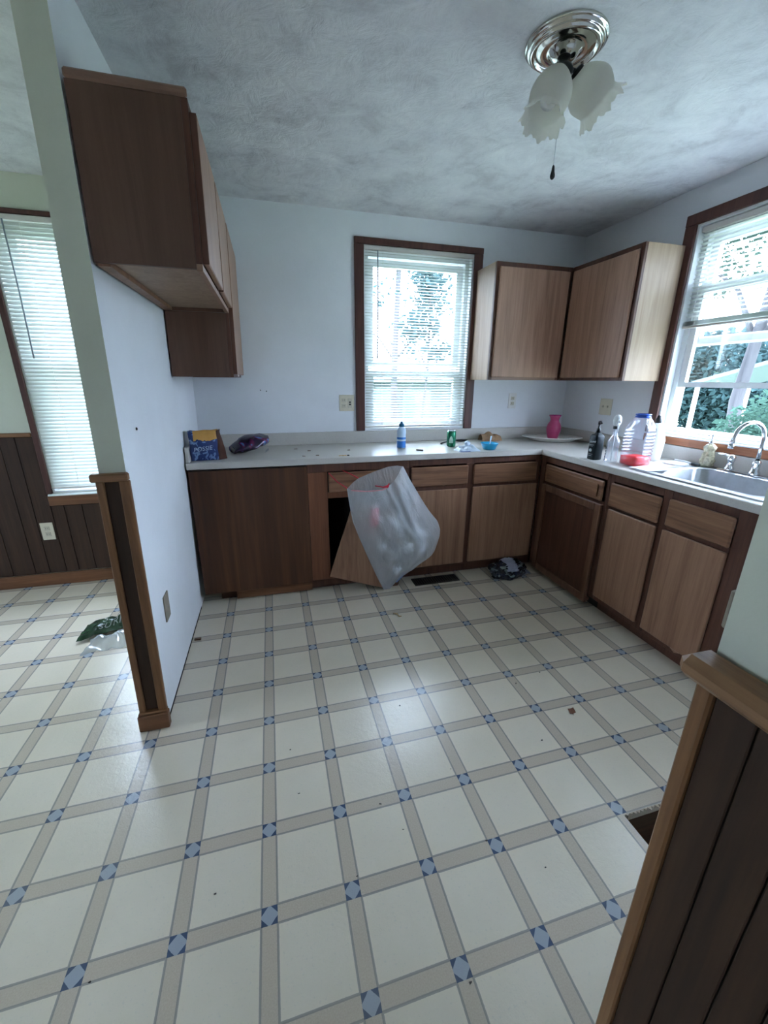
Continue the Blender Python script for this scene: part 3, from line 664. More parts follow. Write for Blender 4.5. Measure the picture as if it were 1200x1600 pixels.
zd = zr+0.0006
fc = thing('kitchen_faucet', (2.465, 0.705, zd), 'chrome gooseneck faucet with a side lever on the sink deck', 'faucet')
bm = nb(); box(bm, 2.440, 2.492, 0.60, 0.88, zd, zd+0.009, 0.004); obj('deck_plate', bm, 'chrome', fc)
bm = nb(); lathe(bm, [(0.024, 0), (0.024, 0.012), (0.019, 0.018), (0.017, 0.05), (0.020, 0.056), (0.016, 0.064), (0.012, 0.072)], (2.465, 0.705, zd+0.009), 18); obj('spout_base', bm, 'chrome', fc)
bm = nb(); pts = [(2.465, 0.705, zd+0.07), (2.464, 0.705, zd+0.15)]
for k in range(13):
    a = PI*k/12*0.97; pts.append((2.464-0.085*(1-math.cos(a)), 0.705+0.012*(1-math.cos(a)), zd+0.185+0.085*math.sin(a)))
pts.append((2.292, 0.73, zd+0.150))
tube(bm, pts, 0.0095, 12); obj('spout', bm, 'chrome', fc)
bm = nb(); tube(bm, [(2.293, 0.73, zd+0.165), (2.292, 0.73, zd+0.143)], 0.0125, 12); obj('aerator', bm, 'chrome', fc)
bm = nb(); lathe(bm, [(0.022, 0), (0.022, 0.01), (0.016, 0.016), (0.015, 0.045), (0.019, 0.05), (0.019, 0.066), (0.010, 0.078), (0, 0.079)], (2.465, 0.828, zd+0.009), 16); obj('valve', bm, 'chrome', fc)
bm = nb(); tube(bm, [(2.465, 0.828, zd+0.076), (2.462, 0.855, zd+0.083), (2.458, 0.895, zd+0.085)], [0.006, 0.0055, 0.007], 8); obj('lever', bm, 'chrome', fc)

# ------------------------------------------------------------------ things on the worktop
def bottle(name, loc, prof, mat, label, cat='bottle', seg=24, grp=None, rfun=None, closed=True, part='body'):
    t = thing(name, loc, label, cat, grp); bm = nb(); lathe(bm, prof, loc, seg, closed=closed, rfun=rfun); obj(part, bm, mat, t); return t
def addl(t, name, prof, mat, off=(0, 0, 0), seg=20, mtx=None, rfun=None, closed=True):
    bm = nb(); lathe(bm, prof, WL[t.name]+Vector(off), seg, mtx, closed=closed, rfun=rfun); return obj(name, bm, mat, t)
Z0 = ZC+0.0004
# cookie bag, standing open, brown gusset side
def cookie_mat():
    t = NT('blue_cookie_bag_print'); tcn = t.new('ShaderNodeTexCoord'); s = t.new('ShaderNodeSeparateXYZ'); t.link(tcn.outputs['Object'], s.inputs[0])
    n = t.noise(tcn.outputs['Object'], 26, 3); z = t.math('ADD', s.outputs[2], t.math('MULTIPLY', t.math('SUBTRACT', n, 0.5), 0.05))
    blue = t.mix(t.math('GREATER_THAN', t.noise(tcn.outputs['Object'], 34, 3, 0.6, 1.0), 0.57), (0.012, 0.03, 0.13, 1), (0.16, 0.26, 0.45, 1))
    org = t.mix(t.noise(tcn.outputs['Object'], 60, 2), (0.55, 0.25, 0.05, 1), (0.62, 0.36, 0.10, 1))
    inx = t.math('MULTIPLY', t.math('GREATER_THAN', s.outputs[0], -0.055), t.math('LESS_THAN', s.outputs[0], 0.07))
    m = t.math('MULTIPLY', t.math('GREATER_THAN', z, 0.118), inx)
    return t.base(t.mix(m, blue, org), 0.28, 0, 0.5)
MT['cookie'] = cookie_mat()
MT['cookieb'] = plain('brown_bag_gusset', (0.055, 0.018, 0.009, 1), 0.65, 0, 0.2)
ck = thing('cookie_bag', (-0.285, 1.84, Z0), 'blue and orange cookie bag with brown side, standing on the left end of worktop', 'bag')
bm = nb(); n = 10
def cook(face):
    def f(u, v):
        z = v*0.172; puff = math.sin(PI*min(1, v*1.15))*0.012*math.sin(PI*u)
        if face == 'front': return Vector((-0.366+u*0.152, 1.795+u*0.02-puff, Z0+0.0008+z))
        if face == 'back': return Vector((-0.366+u*0.152, 1.875+u*0.02+puff, Z0+0.0008+max(0, z-0.006*math.sin(PI*u))))
        if face == 'right': return Vector((-0.214+0.030*math.sin(PI*u)*(1.2-v)+0.012*u, 1.815+u*0.08, Z0+0.0008+z))
        return Vector((-0.366-0.002*math.sin(PI*u), 1.795+u*0.08, Z0+0.0008+z))
    return f
for fc_, mi in (('front', 0), ('back', 0), ('left', 0), ('right', 1)): sheet(bm, cook(fc_), n, n, mi)
bmesh.ops.remove_doubles(bm, verts=bm.verts[:], dist=0.002); 
for v in bm.verts:
    if v.co.z > Z0+0.01:
        p = v.co*22; v.co += Vector((noise.noise(p), noise.noise(p+Vector((9, 9, 9))), noise.noise(p+Vector((3, 1, 7)))*0.6))*0.008
obj('bag_body', bm, ['cookie', 'cookieb'], ck)
bm = nb(); sheet(bm, lambda u, v: Vector((-0.356+u*0.125, 1.805+v*0.06, Z0+0.002)), 2, 2); obj('bag_bottom', bm, 'cookieb', ck)
tm = Matrix.Translation((-0.292, 1.7795, Z0+0.072)) @ Matrix.Rotation(0.13, 4, 'Z') @ Matrix.Rotation(PI/2, 4, 'X') @ Matrix.Rotation(0.10, 4, 'Z')
MT['letters'] = plain('pale_blue_letters', (0.45, 0.55, 0.68, 1), 0.4)
text('POSSIE', 0.034, tm, 'lettering', 'letters', ck, 0.2)

# crumpled snack bag
def chip_mat():
    t = NT('purple_snack_bag_print'); v = t.obj(); n = t.noise(v, 9, 2, 0.5, 1.2)
    c = t.ramp(n, [(0.30, (0.008, 0.006, 0.025, 1)), (0.50, (0.03, 0.008, 0.04, 1)), (0.57, (0.14, 0.012, 0.065, 1)), (0.62, (0.04, 0.17, 0.40, 1)), (0.69, (0.42, 0.20, 0.03, 1)), (0.78, (0.02, 0.012, 0.06, 1))])
    return t.base(c, 0.25, 0.2, 0.6)
MT['chip'] = chip_mat()
cp = thing('snack_bag', (-0.045, 2.06, Z0), 'crumpled dark purple snack bag with blue and orange print lying on the worktop', 'bag')
bm = nb(); nu, nv = 16, 22; R = []
for i in range(nu+1):
    t_ = i/nu; row = []
    cx_ = -0.155+0.215*t_; cy_ = 2.03+0.06*t_
    hh = 0.060*math.sin(PI*min(1, 0.12+t_*0.80))**0.8+0.004; hw = 0.085*(0.75+0.35*math.sin(PI*t_))
    zc_ = Z0+hh*0.5+0.060*t_**2.2
    for j in range(nv):
        a = 2*PI*j/nv
        p = Vector((cx_-0.3*hw*math.cos(a), cy_+hw*math.cos(a), zc_+hh*math.sin(a)*(1.0 if math.sin(a) > 0 else 0.5)))
        q = p*17; p += Vector((noise.noise(q), noise.noise(q+Vector((4, 8, 2))), noise.noise(q+Vector((7, 3, 9)))))*0.016
        p.z = max(p.z, Z0); row.append(bm.verts.new(p))
    R.append(row)
for i in range(nu):
    for j in range(nv): bm.faces.new((R[i][j], R[i+1][j], R[i+1][(j+1) % nv], R[i][(j+1) % nv])).smooth = True
bm.faces.new(R[0]); bm.faces.new(R[-1])
obj('bag_body', bm, 'chip', cp)
MT['foil'] = plain('silver_foil', (0.7, 0.7, 0.72, 1), 0.3, 0.6)
bm = nb(); sheet(bm, lambda u, v: Vector((0.050+0.022*u, 1.985+0.07*v, Z0+0.004+0.016*u+0.006*math.sin(9*v))), 3, 8); obj('foil_lining', bm, 'foil', cp)

# blue bottle
MT['pale'] = plain('pale_blue_plastic', (0.55, 0.70, 0.86, 1), 0.3, var=0.03); MT['blue'] = plain('blue_label', (0.03, 0.20, 0.62, 1), 0.3); MT['teal'] = plain('teal_cap', (0.0, 0.10, 0.22, 1), 0.3)
t = bottle('sports_bottle', (0.983, 2.00, Z0), [(0.026, 0), (0.031, 0.003), (0.031, 0.085), (0.030, 0.095), (0.032, 0.105), (0.031, 0.125), (0.026, 0.140), (0.016, 0.150), (0.014, 0.156)], 'pale', 'pale blue drink bottle with a dark sports cap in front of the back window')
addl(t, 'label', [(0.0314, 0.006), (0.0318, 0.007), (0.0318, 0.078), (0.0314, 0.079)], 'blue', closed=False)
addl(t, 'label_band', [(0.0320, 0.052), (0.0321, 0.053), (0.0321, 0.063), (0.0320, 0.064)], 'pale', closed=False)
addl(t, 'cap', [(0.018, 0.150), (0.018, 0.168), (0.012, 0.174), (0.008, 0.176), (0.008, 0.186), (0.0, 0.188)], 'teal')
# green can
MT['green'] = plain('green_can_print', (0.012, 0.17, 0.085, 1), 0.25, 0.4, var=0.5, vs_=40)
t = bottle('drink_can', (1.360, 1.985, Z0), [(0.022, 0), (0.027, 0.002), (0.033, 0.010), (0.033, 0.104), (0.0285, 0.114)], 'green', 'green drink can standing on the worktop beside the blue bowl', 'can')
addl(t, 'can_rim', [(0.028, 0.1145), (0.0285, 0.118), (0.0265, 0.119), (0.026, 0.115), (0.0, 0.1148)], 'steel', closed=False)
bm = nb(); box(bm, 1.354, 1.366, 1.980, 1.998, Z0+0.1155, Z0+0.1165, 0.0004); obj('pull_tab', bm, 'steel', t)
MT['canlogo'] = plain('pale_can_mark', (0.45, 0.62, 0.5, 1), 0.3)
bm = nb(); sheet(bm, lambda u, v: Vector((1.360+0.0334*math.sin(-0.9+0.9*u), 1.985-0.0334*math.cos(-0.9+0.9*u), Z0+0.03+0.05*v*(0.4+0.6*math.sin(PI*u)))), 6, 2); obj('can_mark', bm, 'canlogo', t)
# black spoon behind it
t = thing('serving_spoon', (1.52, 2.19, Z0), 'black plastic spoon lying behind the green can', 'spoon')
bm = nb(); lathe(bm, [(0.0, 0.002), (0.022, 0.004), (0.034, 0.012), (0.036, 0.016), (0.033, 0.0145), (0.02, 0.0075), (0, 0.0055)], (1.545, 2.20, Z0), 18, Matrix.Scale(1.5, 4, (1, 0, 0))); obj('bowl', bm, 'black', t)
bm = nb(); tube(bm, [(1.500, 2.195, Z0+0.013), (1.45, 2.17, Z0+0.02), (1.38, 2.13, Z0+0.012), (1.33, 2.10, Z0+0.006)], [0.008, 0.006, 0.006, 0.007], 8); obj('handle', bm, 'black', t)
# napkins
MT['napkin'] = thin('white_blue_wrapper', (0.62, 0.72, 0.84, 1), 0.1, 0.4)
t = thing('plastic_wrapper', (1.40, 1.80, Z0), 'crumpled white plastic wrapper on the worktop between can and blue bowl', 'wrapper')
bm = nb(); 
def nap(u, v):
    x_, y_ = 1.315+0.165*u, 1.745+0.10*v
    h = 0.046*math.sin(PI*u)**0.5*math.sin(PI*v)**0.5*(0.7+0.5*noise.noise(Vector((x_*24, y_*24, 2))))
    return Vector((x_+0.012*noise.noise(Vector((x_*20, y_*20, 7))), y_+0.012*noise.noise(Vector((x_*20, y_*20, 17))), Z0+0.0005+max(0, h)))
sheet(bm, nap, 22, 14); obj('wrapper_sheet', bm, 'napkin', t)
bm = nb(); lathe(bm, [(0.0, -0.02), (0.012, -0.017), (0.02, -0.006), (0.021, 0.004), (0.014, 0.016), (0, 0.02)], (1.405, 1.815, Z0+0.045), 14); crumple(bm, 0.006, 60); obj('wadded_ball', bm, 'napkin', t)
MT['wrapblue'] = plain('blue_print', (0.15, 0.22, 0.45, 1), 0.4)
bm = nb(); prism(bm, [(1.325, 1.742), (1.395, 1.736), (1.40, 1.752), (1.33, 1.757)], Z0+0.0006, Z0+0.004); obj('printed_edge', bm, 'wrapblue', t)
# blue bowl with spoon
MT['aqua'] = plain('bright_blue_plastic', (0.02, 0.36, 0.62, 1), 0.3, var=0.04)
t = bottle('plastic_bowl', (1.575, 1.812, Z0), [(0.0, 0.003), (0.036, 0.003), (0.036, 0), (0.042, 0.002), (0.057, 0.035), (0.062, 0.042), (0.064, 0.044), (0.061, 0.045), (0.055, 0.036), (0.039, 0.006), (0, 0.005)], 'aqua', 'small bright blue plastic bowl with a spoon in it', 'bowl', closed=False)
t = thing('small_spoon', (1.59, 1.815, Z0+0.01), 'light blue plastic spoon standing in the bright blue bowl', 'spoon')
bm = nb(); tube(bm, [(1.575, 1.812, Z0+0.012), (1.589, 1.828, Z0+0.05), (1.600, 1.838, Z0+0.088)], [0.004, 0.004, 0.006], 6); obj('handle', bm, 'pale', t)
bm = nb(); lathe(bm, [(0, 0), (0.01, 0.001), (0.013, 0.005), (0.0, 0.003)], (1.572, 1.808, Z0+0.0065), 12); obj('spoon_bowl', bm, 'pale', t)
# brown paper
MT['kraft'] = plain('brown_paper', (0.30, 0.18, 0.10, 1), 0.8, var=0.2)
t = thing('paper_bag', (1.80, 2.22, Z0), 'crumpled brown paper bag against the backsplash right of the window', 'bag')
bm = nb()
def kraft(u, v):
    x_, y_ = 1.715+0.175*u, 2.175+0.085*v
    h = 0.062*math.sin(PI*v)**0.6*(0.45+0.55*math.sin(PI*(0.15+0.8*u)))+0.022*noise.noise(Vector((x_*26, y_*26, 5)))
    return Vector((x_+0.012*noise.noise(Vector((x_*30, y_*18, 3))), y_, Z0+0.001+max(0, h)*(1 if 0 < v < 1 else 0)))
sheet(bm, kraft, 18, 10, smooth=False); obj('paper', bm, 'kraft', t)
# platter and vase
MT['china'] = plain('cream_china', (0.86, 0.83, 0.78, 1), 0.2, var=0.02)
t = thing('serving_platter', (2.30, 2.105, Z0), 'large oval cream platter in the corner of the worktop', 'platter')
mtx = Matrix.Rotation(-0.50, 4, 'Z') @ Matrix.Scale(0.235, 4, (1, 0, 0)) @ Matrix.Scale(0.150, 4, (0, 1, 0))
bm = nb(); lathe(bm, [(0, 0.003), (0.60, 0.003), (0.60, 0), (0.68, 0.001), (0.78, 0.014), (0.97, 0.028), (1.0, 0.031), (0.985, 0.0345), (0.78, 0.0195), (0.64, 0.006), (0, 0.005)], (2.30, 2.105, Z0), 40, mtx); obj('plate_or_lid_body', bm, 'china', t)
MT['pink'] = NT('pink_frosted_glass').base((0.42, 0.045, 0.135, 1), 0.28, 0, 0.5)
zv = Z0+0.0062
t = bottle('vase', (2.31, 2.105, zv), [(0, 0.004), (0.028, 0.004), (0.030, 0), (0.034, 0.003), (0.044, 0.03), (0.054, 0.07), (0.056, 0.095), (0.050, 0.122), (0.036, 0.145), (0.032, 0.158), (0.038, 0.178), (0.046, 0.192), (0.043, 0.193), (0.030, 0.162), (0.030, 0.15), (0.046, 0.12), (0.05, 0.09), (0.03, 0.01), (0, 0.009)], 'pink', 'bright pink glass vase standing on the oval platter', 'vase', closed=False)
MT['pinkd'] = NT('darker_pink_rim').base((0.38, 0.012, 0.16, 1), 0.2, 0, 0.6)
addl(t, 'rim', [(0.0445, 0.1925), (0.047, 0.1935), (0.0465, 0.1965), (0.0435, 0.1955)], 'pinkd', closed=False)
# black pump bottle
MT['dkgreen'] = plain('black_green_bottle', (0.004, 0.010, 0.013, 1), 0.45, 0, 0.25); MT['silver'] = plain('silver_print', (0.40, 0.45, 0.46, 1), 0.35)
sq = lambda r, z, a: r/max(abs(math.cos(a)), abs(math.sin(a)))**0.72
t = bottle('pump_bottle', (2.028, 1.318, Z0), [(0.028, 0), (0.031, 0.004), (0.031, 0.140), (0.026, 0.152), (0.014, 0.158), (0.012, 0.165)], 'dkgreen', 'black pump bottle with silver lettering, leftmost of the bottles by the sink', rfun=sq)
addl(t, 'pump_collar', [(0.013, 0.165), (0.013, 0.188), (0.006, 0.192), (0.005, 0.215)], 'black')
bm = nb(); tube(bm, [(2.028, 1.318, Z0+0.212), (2.028, 1.318, Z0+0.228), (2.020, 1.300, Z0+0.232), (2.014, 1.286, Z0+0.222)], [0.008, 0.009, 0.006, 0.005], 8); obj('pump_head', bm, 'black', t)
tm0 = Matrix.Translation((2.028, 1.318, Z0)) @ Matrix.Rotation(-0.62, 4, 'Z') @ Matrix.Rotation(PI/2, 4, 'X')
tm0 = Matrix.Translation((2.028, 1.318, Z0)) @ Matrix.Rotation(-PI/2, 4, 'Z') @ Matrix.Rotation(PI/2, 4, 'X')
text('Sauve', 0.024, tm0 @ Matrix.Translation((0, 0.112, 0.0325)) @ Matrix.Rotation(0.1, 4, 'Z'), 'lettering', 'silver', t, 0.35)
bm = nb(); lathe(bm, [(0, 0), (0.011, 0), (0.011, 0.0006), (0, 0.0006)], (0, 0, 0), 16); bmesh.ops.transform(bm, matrix=tm0 @ Matrix.Translation((-0.004, 0.058, 0.0322)), verts=bm.verts[:]); obj('round_mark', bm, 'silver', t)
for k in range(4):
    bm = nb(); box(bm, -0.02, 0.016-0.006*(k % 2), 0, 0.0016, 0, 0.0005); bmesh.ops.transform(bm, matrix=tm0 @ Matrix.Translation((0, [0.09, 0.082, 0.034, 0.024][k], 0.0322)), verts=bm.verts[:]); obj('print_line', bm, 'silver', t)
# clear spray bottle with a white head
MT['pet'] = clear('clear_plastic', (0.93, 0.95, 0.97, 1), 0.16, 0.06, 0.10, (0.75, 0.8, 0.86, 1))
t = bottle('spray_bottle', (2.062, 1.222, Z0), [(0.030, 0), (0.036, 0.004), (0.036, 0.03), (0.031, 0.075), (0.034, 0.115), (0.033, 0.13), (0.016, 0.155), (0.013, 0.175), (0.013, 0.198)], 'pet', 'clear spray bottle with a white trigger head beside the black pump bottle', closed=False)
addl(t, 'neck_ring', [(0.0155, 0.196), (0.017, 0.198), (0.017, 0.211), (0.0155, 0.213)], MT['blue'] if False else 'black')
addl(t, 'spray_head', [(0.014, 0.2135), (0.020, 0.222), (0.023, 0.245), (0.020, 0.265), (0.010, 0.277), (0, 0.279)], 'white')
bm = nb(); tube(bm, [(2.058, 1.210, Z0+0.246), (2.048, 1.190, Z0+0.241), (2.046, 1.186, Z0+0.236)], [0.010, 0.007, 0.006], 8); obj('nozzle', bm, 'white', t)
bm = nb(); tube(bm, [(2.05, 1.20, Z0+0.228), (2.043, 1.19, Z0+0.205), (2.045, 1.192, Z0+0.185)], [0.005, 0.004, 0.003], 6); obj('trigger', bm, 'white', t)
bm = nb(); tube(bm, [(2.062, 1.222, Z0+0.01), (2.064, 1.224, Z0+0.21)], 0.0025, 6); obj('dip_tube', bm, 'white', t)
for k in range(5):
    bm = nb(); sheet(bm, lambda u, v: Vector((2.062+0.0368*math.cos(2.55+0.35*u), 1.222+0.0368*math.sin(2.55+0.35*u), Z0+0.008+k*0.017+0.012*v)), 2, 1); obj('print_mark', bm, 'black', t)
# big juice jug
MT['jug'] = clear('jug_plastic', (0.95, 0.95, 1.0, 1), 0.06, 0.06, 0.035, (0.72, 0.76, 0.92, 1)); MT['juice'] = NT('red_juice').base((0.90, 0.006, 0.008, 1), 0.3, 0, 0.2)
MT['cobalt'] = plain('blue_ring', (0.04, 0.12, 0.52, 1), 0.3)
sq2 = lambda r, z, a: r/max(abs(math.cos(a)), abs(math.sin(a)))**0.55
jl = (2.118, 1.105, Z0)
prof = [(0.055, 0.0), (0.063, 0.006), (0.064, 0.06)]
for k in range(7): z = 0.066+k*0.0185; prof += [(0.065, z), (0.0650, z+0.006), (0.0585, z+0.012)]
prof += [(0.064, 0.197), (0.064, 0.204), (0.058, 0.222), (0.045, 0.25), (0.034, 0.268), (0.030, 0.272), (0.030, 0.286)]
t = bottle('juice_jug', jl, prof, 'jug', 'large ribbed clear jug with a little red juice and a blue neck ring', 'jug', 32, rfun=sq2, closed=False)
addl(t, 'juice', [(0.0, 0.004), (0.052, 0.004), (0.0605, 0.010), (0.0615, 0.054), (0.0, 0.0545)], 'juice', rfun=sq2, seg=32, closed=False)
addl(t, 'neck_ring', [(0.031, 0.270), (0.040, 0.272), (0.040, 0.277), (0.034, 0.279), (0.034, 0.283), (0.040, 0.285), (0.040, 0.290), (0.031, 0.292)], 'cobalt', closed=False, seg=28)
# white bottle
t = bottle('lotion_bottle', (2.370, 1.225, Z0), [(0.044, 0), (0.050, 0.004), (0.053, 0.09), (0.055, 0.125), (0.047, 0.155), (0.040, 0.19), (0.034, 0.215), (0.020, 0.224)], 'white', 'tall white bottle with a black cap standing behind the red juice jug')
addl(t, 'cap', [(0.017, 0.222), (0.017, 0.250), (0.012, 0.254), (0.010, 0.268), (0, 0.27)], 'black')
# ornate soap dispenser
MT['cream'] = plain('mottled_cream_glaze', (0.50, 0.45, 0.30, 1), 0.25, var=0.45, vs_=70)
t = bottle('soap_dispenser', (2.478, 0.962, zd), [(0.026, 0), (0.033, 0.004), (0.030, 0.022), (0.034, 0.034), (0.028, 0.052), (0.031, 0.064), (0.024, 0.082), (0.027, 0.096), (0.029, 0.108), (0.020, 0.120), (0.012, 0.126)], 'cream', 'knobbly cream soap dispenser on the back of the sink', 'dispenser', rfun=lambda r, z, a: r*(1+0.13*math.sin(6*a+z*60)))
addl(t, 'pump_stem', [(0.012, 0.126), (0.012, 0.138), (0.005, 0.142), (0.004, 0.172), (0.006, 0.178), (0, 0.18)], 'chrome')
bm = nb(); tube(bm, [(2.478, 0.962, zd+0.172), (2.455, 0.965, zd+0.176), (2.445, 0.966, zd+0.170)], 0.004, 8); obj('pump_spout', bm, 'chrome', t)
# papers by the sink
MT['paper'] = thin('white_paper', (0.84, 0.86, 0.88, 1), 0.1, 0.6)
t = thing('paper_towel', (2.10, 1.0, Z0), 'folded white paper lying on the sink edge in front of the juice jug', 'paper')
bm = nb(); sheet(bm, lambda u, v: Vector((2.015+0.19*u, 0.915+0.12*v-0.035*u, zd+0.0025+0.004*math.sin(PI*u)+0.003*noise.noise(Vector((u*4, v*4, 1))))), 10, 6); obj('top_sheet', bm, 'paper', t)
bm = nb(); sheet(bm, lambda u, v: Vector((2.02+0.17*u, 0.935+0.11*v-0.02*u, zd+0.0008+0.001*math.sin(PI*u))), 8, 6); obj('under_sheet', bm, 'napkin', t)
t = thing('plastic_lid', (2.42, 1.075, Z0), 'flat white plastic lid lying on the worktop left of the sink', 'plate')  # a flat plastic lid with a handle, not a plate
bm = nb(); lathe(bm, [(0, 0.004), (0.055, 0.004), (0.060, 0.008), (0.064, 0.008), (0.066, 0.001), (0.06, 0), (0, 0.001)], (2.40, 1.080, Z0), 26); obj('plate_or_lid_body', bm, 'white', t)
bm = nb(); tube(bm, [(2.45, 1.03, Z0+0.012), (2.47, 1.08, Z0+0.012), (2.46, 1.14, Z0+0.012)], 0.005, 6); obj('lid_handle', bm, 'white', t)
t = thing('dish_sponge', (2.44, 0.985, zd), 'dark scouring sponge at the back left corner of the sink', 'sponge')
bm = nb(); box(bm, 2.405, 2.44, 0.962, 0.995, zd, zd+0.014, 0.003); crumple(bm, 0.003, 60); 
for v in bm.verts: v.co.z = max(v.co.z, zd)
obj('scouring_pad', bm, plain('dark_sponge', (0.03, 0.035, 0.035, 1), 0.9), t)
# litter on the worktop
MT['gold'] = plain('gold_foil', (0.55, 0.33, 0.10, 1), 0.35, 0.3)
t = thing('foil_wrapper', (0.52, 1.78, Z0), 'small gold wrapper scrap on the worktop edge left of the blue bottle', 'wrapper')
bm = nb(); sheet(bm, lambda u, v: Vector((0.500+0.05*u, 1.765+0.03*v, Z0+0.001+0.008*abs(noise.noise(Vector((u*3, v*3, 4)))))), 8, 5, smooth=False); obj('foil', bm, 'gold', t)
bm = nb(); box(bm, 0.553, 0.567, 1.772, 1.786, Z0, Z0+0.005, 0.001); obj('dark_crumb', bm, 'metal_dark', t)
t = thing('lighter', (1.07, 1.845, Z0), 'small black lighter lying on the worktop in front of the blue bottle', 'lighter')
bm = nb(); tube(bm, [(1.055, 1.862, Z0+0.006), (1.088, 1.835, Z0+0.006)], 0.0055, 8); obj('lighter_body', bm, 'black', t)
bm = nb(); tube(bm, [(1.049, 1.867, Z0+0.006), (1.0545, 1.8625, Z0+0.006)], 0.0045, 8); obj('lighter_head', bm, 'gold', t)
MT['crumb'] = plain('brown_crumb', (0.16, 0.085, 0.05, 1), 0.8)
CL = ['dark crumb on the worktop near the backsplash, left of the window', 'dark crumb near the worktop front edge, leftmost of the front pair', 'dark crumb near the worktop front edge, right one of the front pair', 'dark crumb on the worktop behind the gold wrapper', 'dark crumb on the worktop nearest to the snack bag']
for k, (x, y_) in enumerate([(0.335, 2.01), (0.285, 1.815), (0.37, 1.83), (0.60, 1.985), (0.25, 2.10)]):
    bm = nb(); box(bm, x-0.010, x+0.010, y_-0.005, y_+0.005, Z0, Z0+0.004, 0.001); crumple(bm, 0.004, 90, k)
    for v in bm.verts: v.co.z = max(v.co.z, Z0)
    tag(obj('food_crumb', bm, 'crumb', None, (x, y_, Z0)), CL[k], 'crumb', 'crumbs on the worktop')

# ------------------------------------------------------------------ loose door, trash bag, litter on the floor
t = thing('loose_door', (0.60, 1.70, 0), 'detached oak cabinet door leaning crooked below the open cabinet', 'door')
bm = nb(); box(bm, -0.412, 0.0, -0.008, 0.008, 0.0, 0.540, 0.003)
Mx = Matrix.Translation((0.790, 1.690, 0.0012)) @ Matrix.Rotation(-0.055, 4, 'X') @ Matrix.Rotation(math.radians(19.5), 4, 'Y')
bmesh.ops.transform(bm, matrix=Mx, verts=bm.verts[:]); zmin = min(v.co.z for v in bm.verts)
for v in bm.verts: v.co.z += 0.0012-zmin
obj('door_panel', bm, 'oak', t)
bm = nb(); prism(bm, [(0.77, 0.001), (0.885, 0.001), (0.90, 0.05), (0.86, 0.05)], 1.706, 1.722, lambda u, v, w: (u, w, v))
obj('broken_piece', bm, 'frame', t)

MT['film'] = None
def film_mat():
    t = NT('white_bin_bag_film'); tr = t.new('ShaderNodeBsdfTransparent'); tr.inputs[0].default_value = (0.93, 0.95, 0.97, 1)
    df = t.new('ShaderNodeBsdfDiffuse'); df.inputs[0].default_value = (0.92, 0.94, 0.96, 1)
    tl = t.new('ShaderNodeBsdfTranslucent'); tl.inputs[0].default_value = (0.75, 0.78, 0.8, 1)
    gl = t.new('ShaderNodeBsdfGlossy'); gl.inputs['Roughness'].default_value = 0.2
    a = t.new('ShaderNodeMixShader'); a.inputs[0].default_value = 0.18; t.link(df.outputs[0], a.inputs[1]); t.link(tl.outputs[0], a.inputs[2])
    b = t.new('ShaderNodeMixShader'); b.inputs[0].default_value = 0.16; t.link(a.outputs[0], b.inputs[1]); t.link(gl.outputs[0], b.inputs[2])
    c = t.new('ShaderNodeMixShader'); c.inputs[0].default_value = 0.36; t.link(tr.outputs[0], c.inputs[1]); t.link(b.outputs[0], c.inputs[2])
    v = t.obj((1, 1, 0.35)); n = t.noise(v, 16, 5, 0.6, 1.0); bp = t.new('ShaderNodeBump'); bp.inputs['Strength'].default_value = 0.9; bp.inputs['Distance'].default_value = 0.03
    t.link(n, bp.inputs['Height'])
    for s in (df, gl, tl): t.link(bp.outputs[0], s.inputs['Normal'])
    t.link(c.outputs[0], t.out.inputs[0]); return t.m
MT['film'] = film_mat(); MT['red'] = plain('red_drawstring', (0.55, 0.01, 0.03, 1), 0.4)
def poly(pts, t):
    d = [0]
    for a, b in zip(pts[:-1], pts[1:]): d.append(d[-1]+(Vector(b)-Vector(a)).length)
    s = t*d[-1]
    for i in range(len(pts)-1):
        if s <= d[i+1] or i == len(pts)-2:
            k = (s-d[i])/max(1e-9, d[i+1]-d[i]); return Vector(pts[i]).lerp(Vector(pts[i+1]), min(1, k))
LFT = [(.530, .745), (.541, .655), (.563, .525), (.607, .40), (.659, .268), (.72, .12), (.772, .006)]
RGT = [(.893, .868), (.935, .79), (.983, .711), (1.04, .62), (1.088, .549), (1.148, .478), (1.168, .42), (1.165, .38), (1.138, .288), (1.07, .235), (.99, .185), (.90, .10), (.815, .006)]
TF = [(.530, .745), (.64, .738), (.74, .742), (.80, .770), (.85, .825), (.875, .862), (.893, .868)]
TB = [(.530, .745), (.565, .780), (.60, .805), (.70, .842), (.794, .870), (.85, .876), (.893, .868)]
BT = [(.772, .006), (.815, .006)]
def coons(T, u, v):
    t_, b_, l_, r_ = poly(T, u), poly(BT, u), poly(LFT, v), poly(RGT, v)
    c = (1-u)*(1-v)*Vector(T[0])+u*(1-v)*Vector(T[-1])+(1-u)*v*Vector(BT[0])+u*v*Vector(BT[1])
    return (1-v)*t_+v*b_+(1-u)*l_+u*r_-c
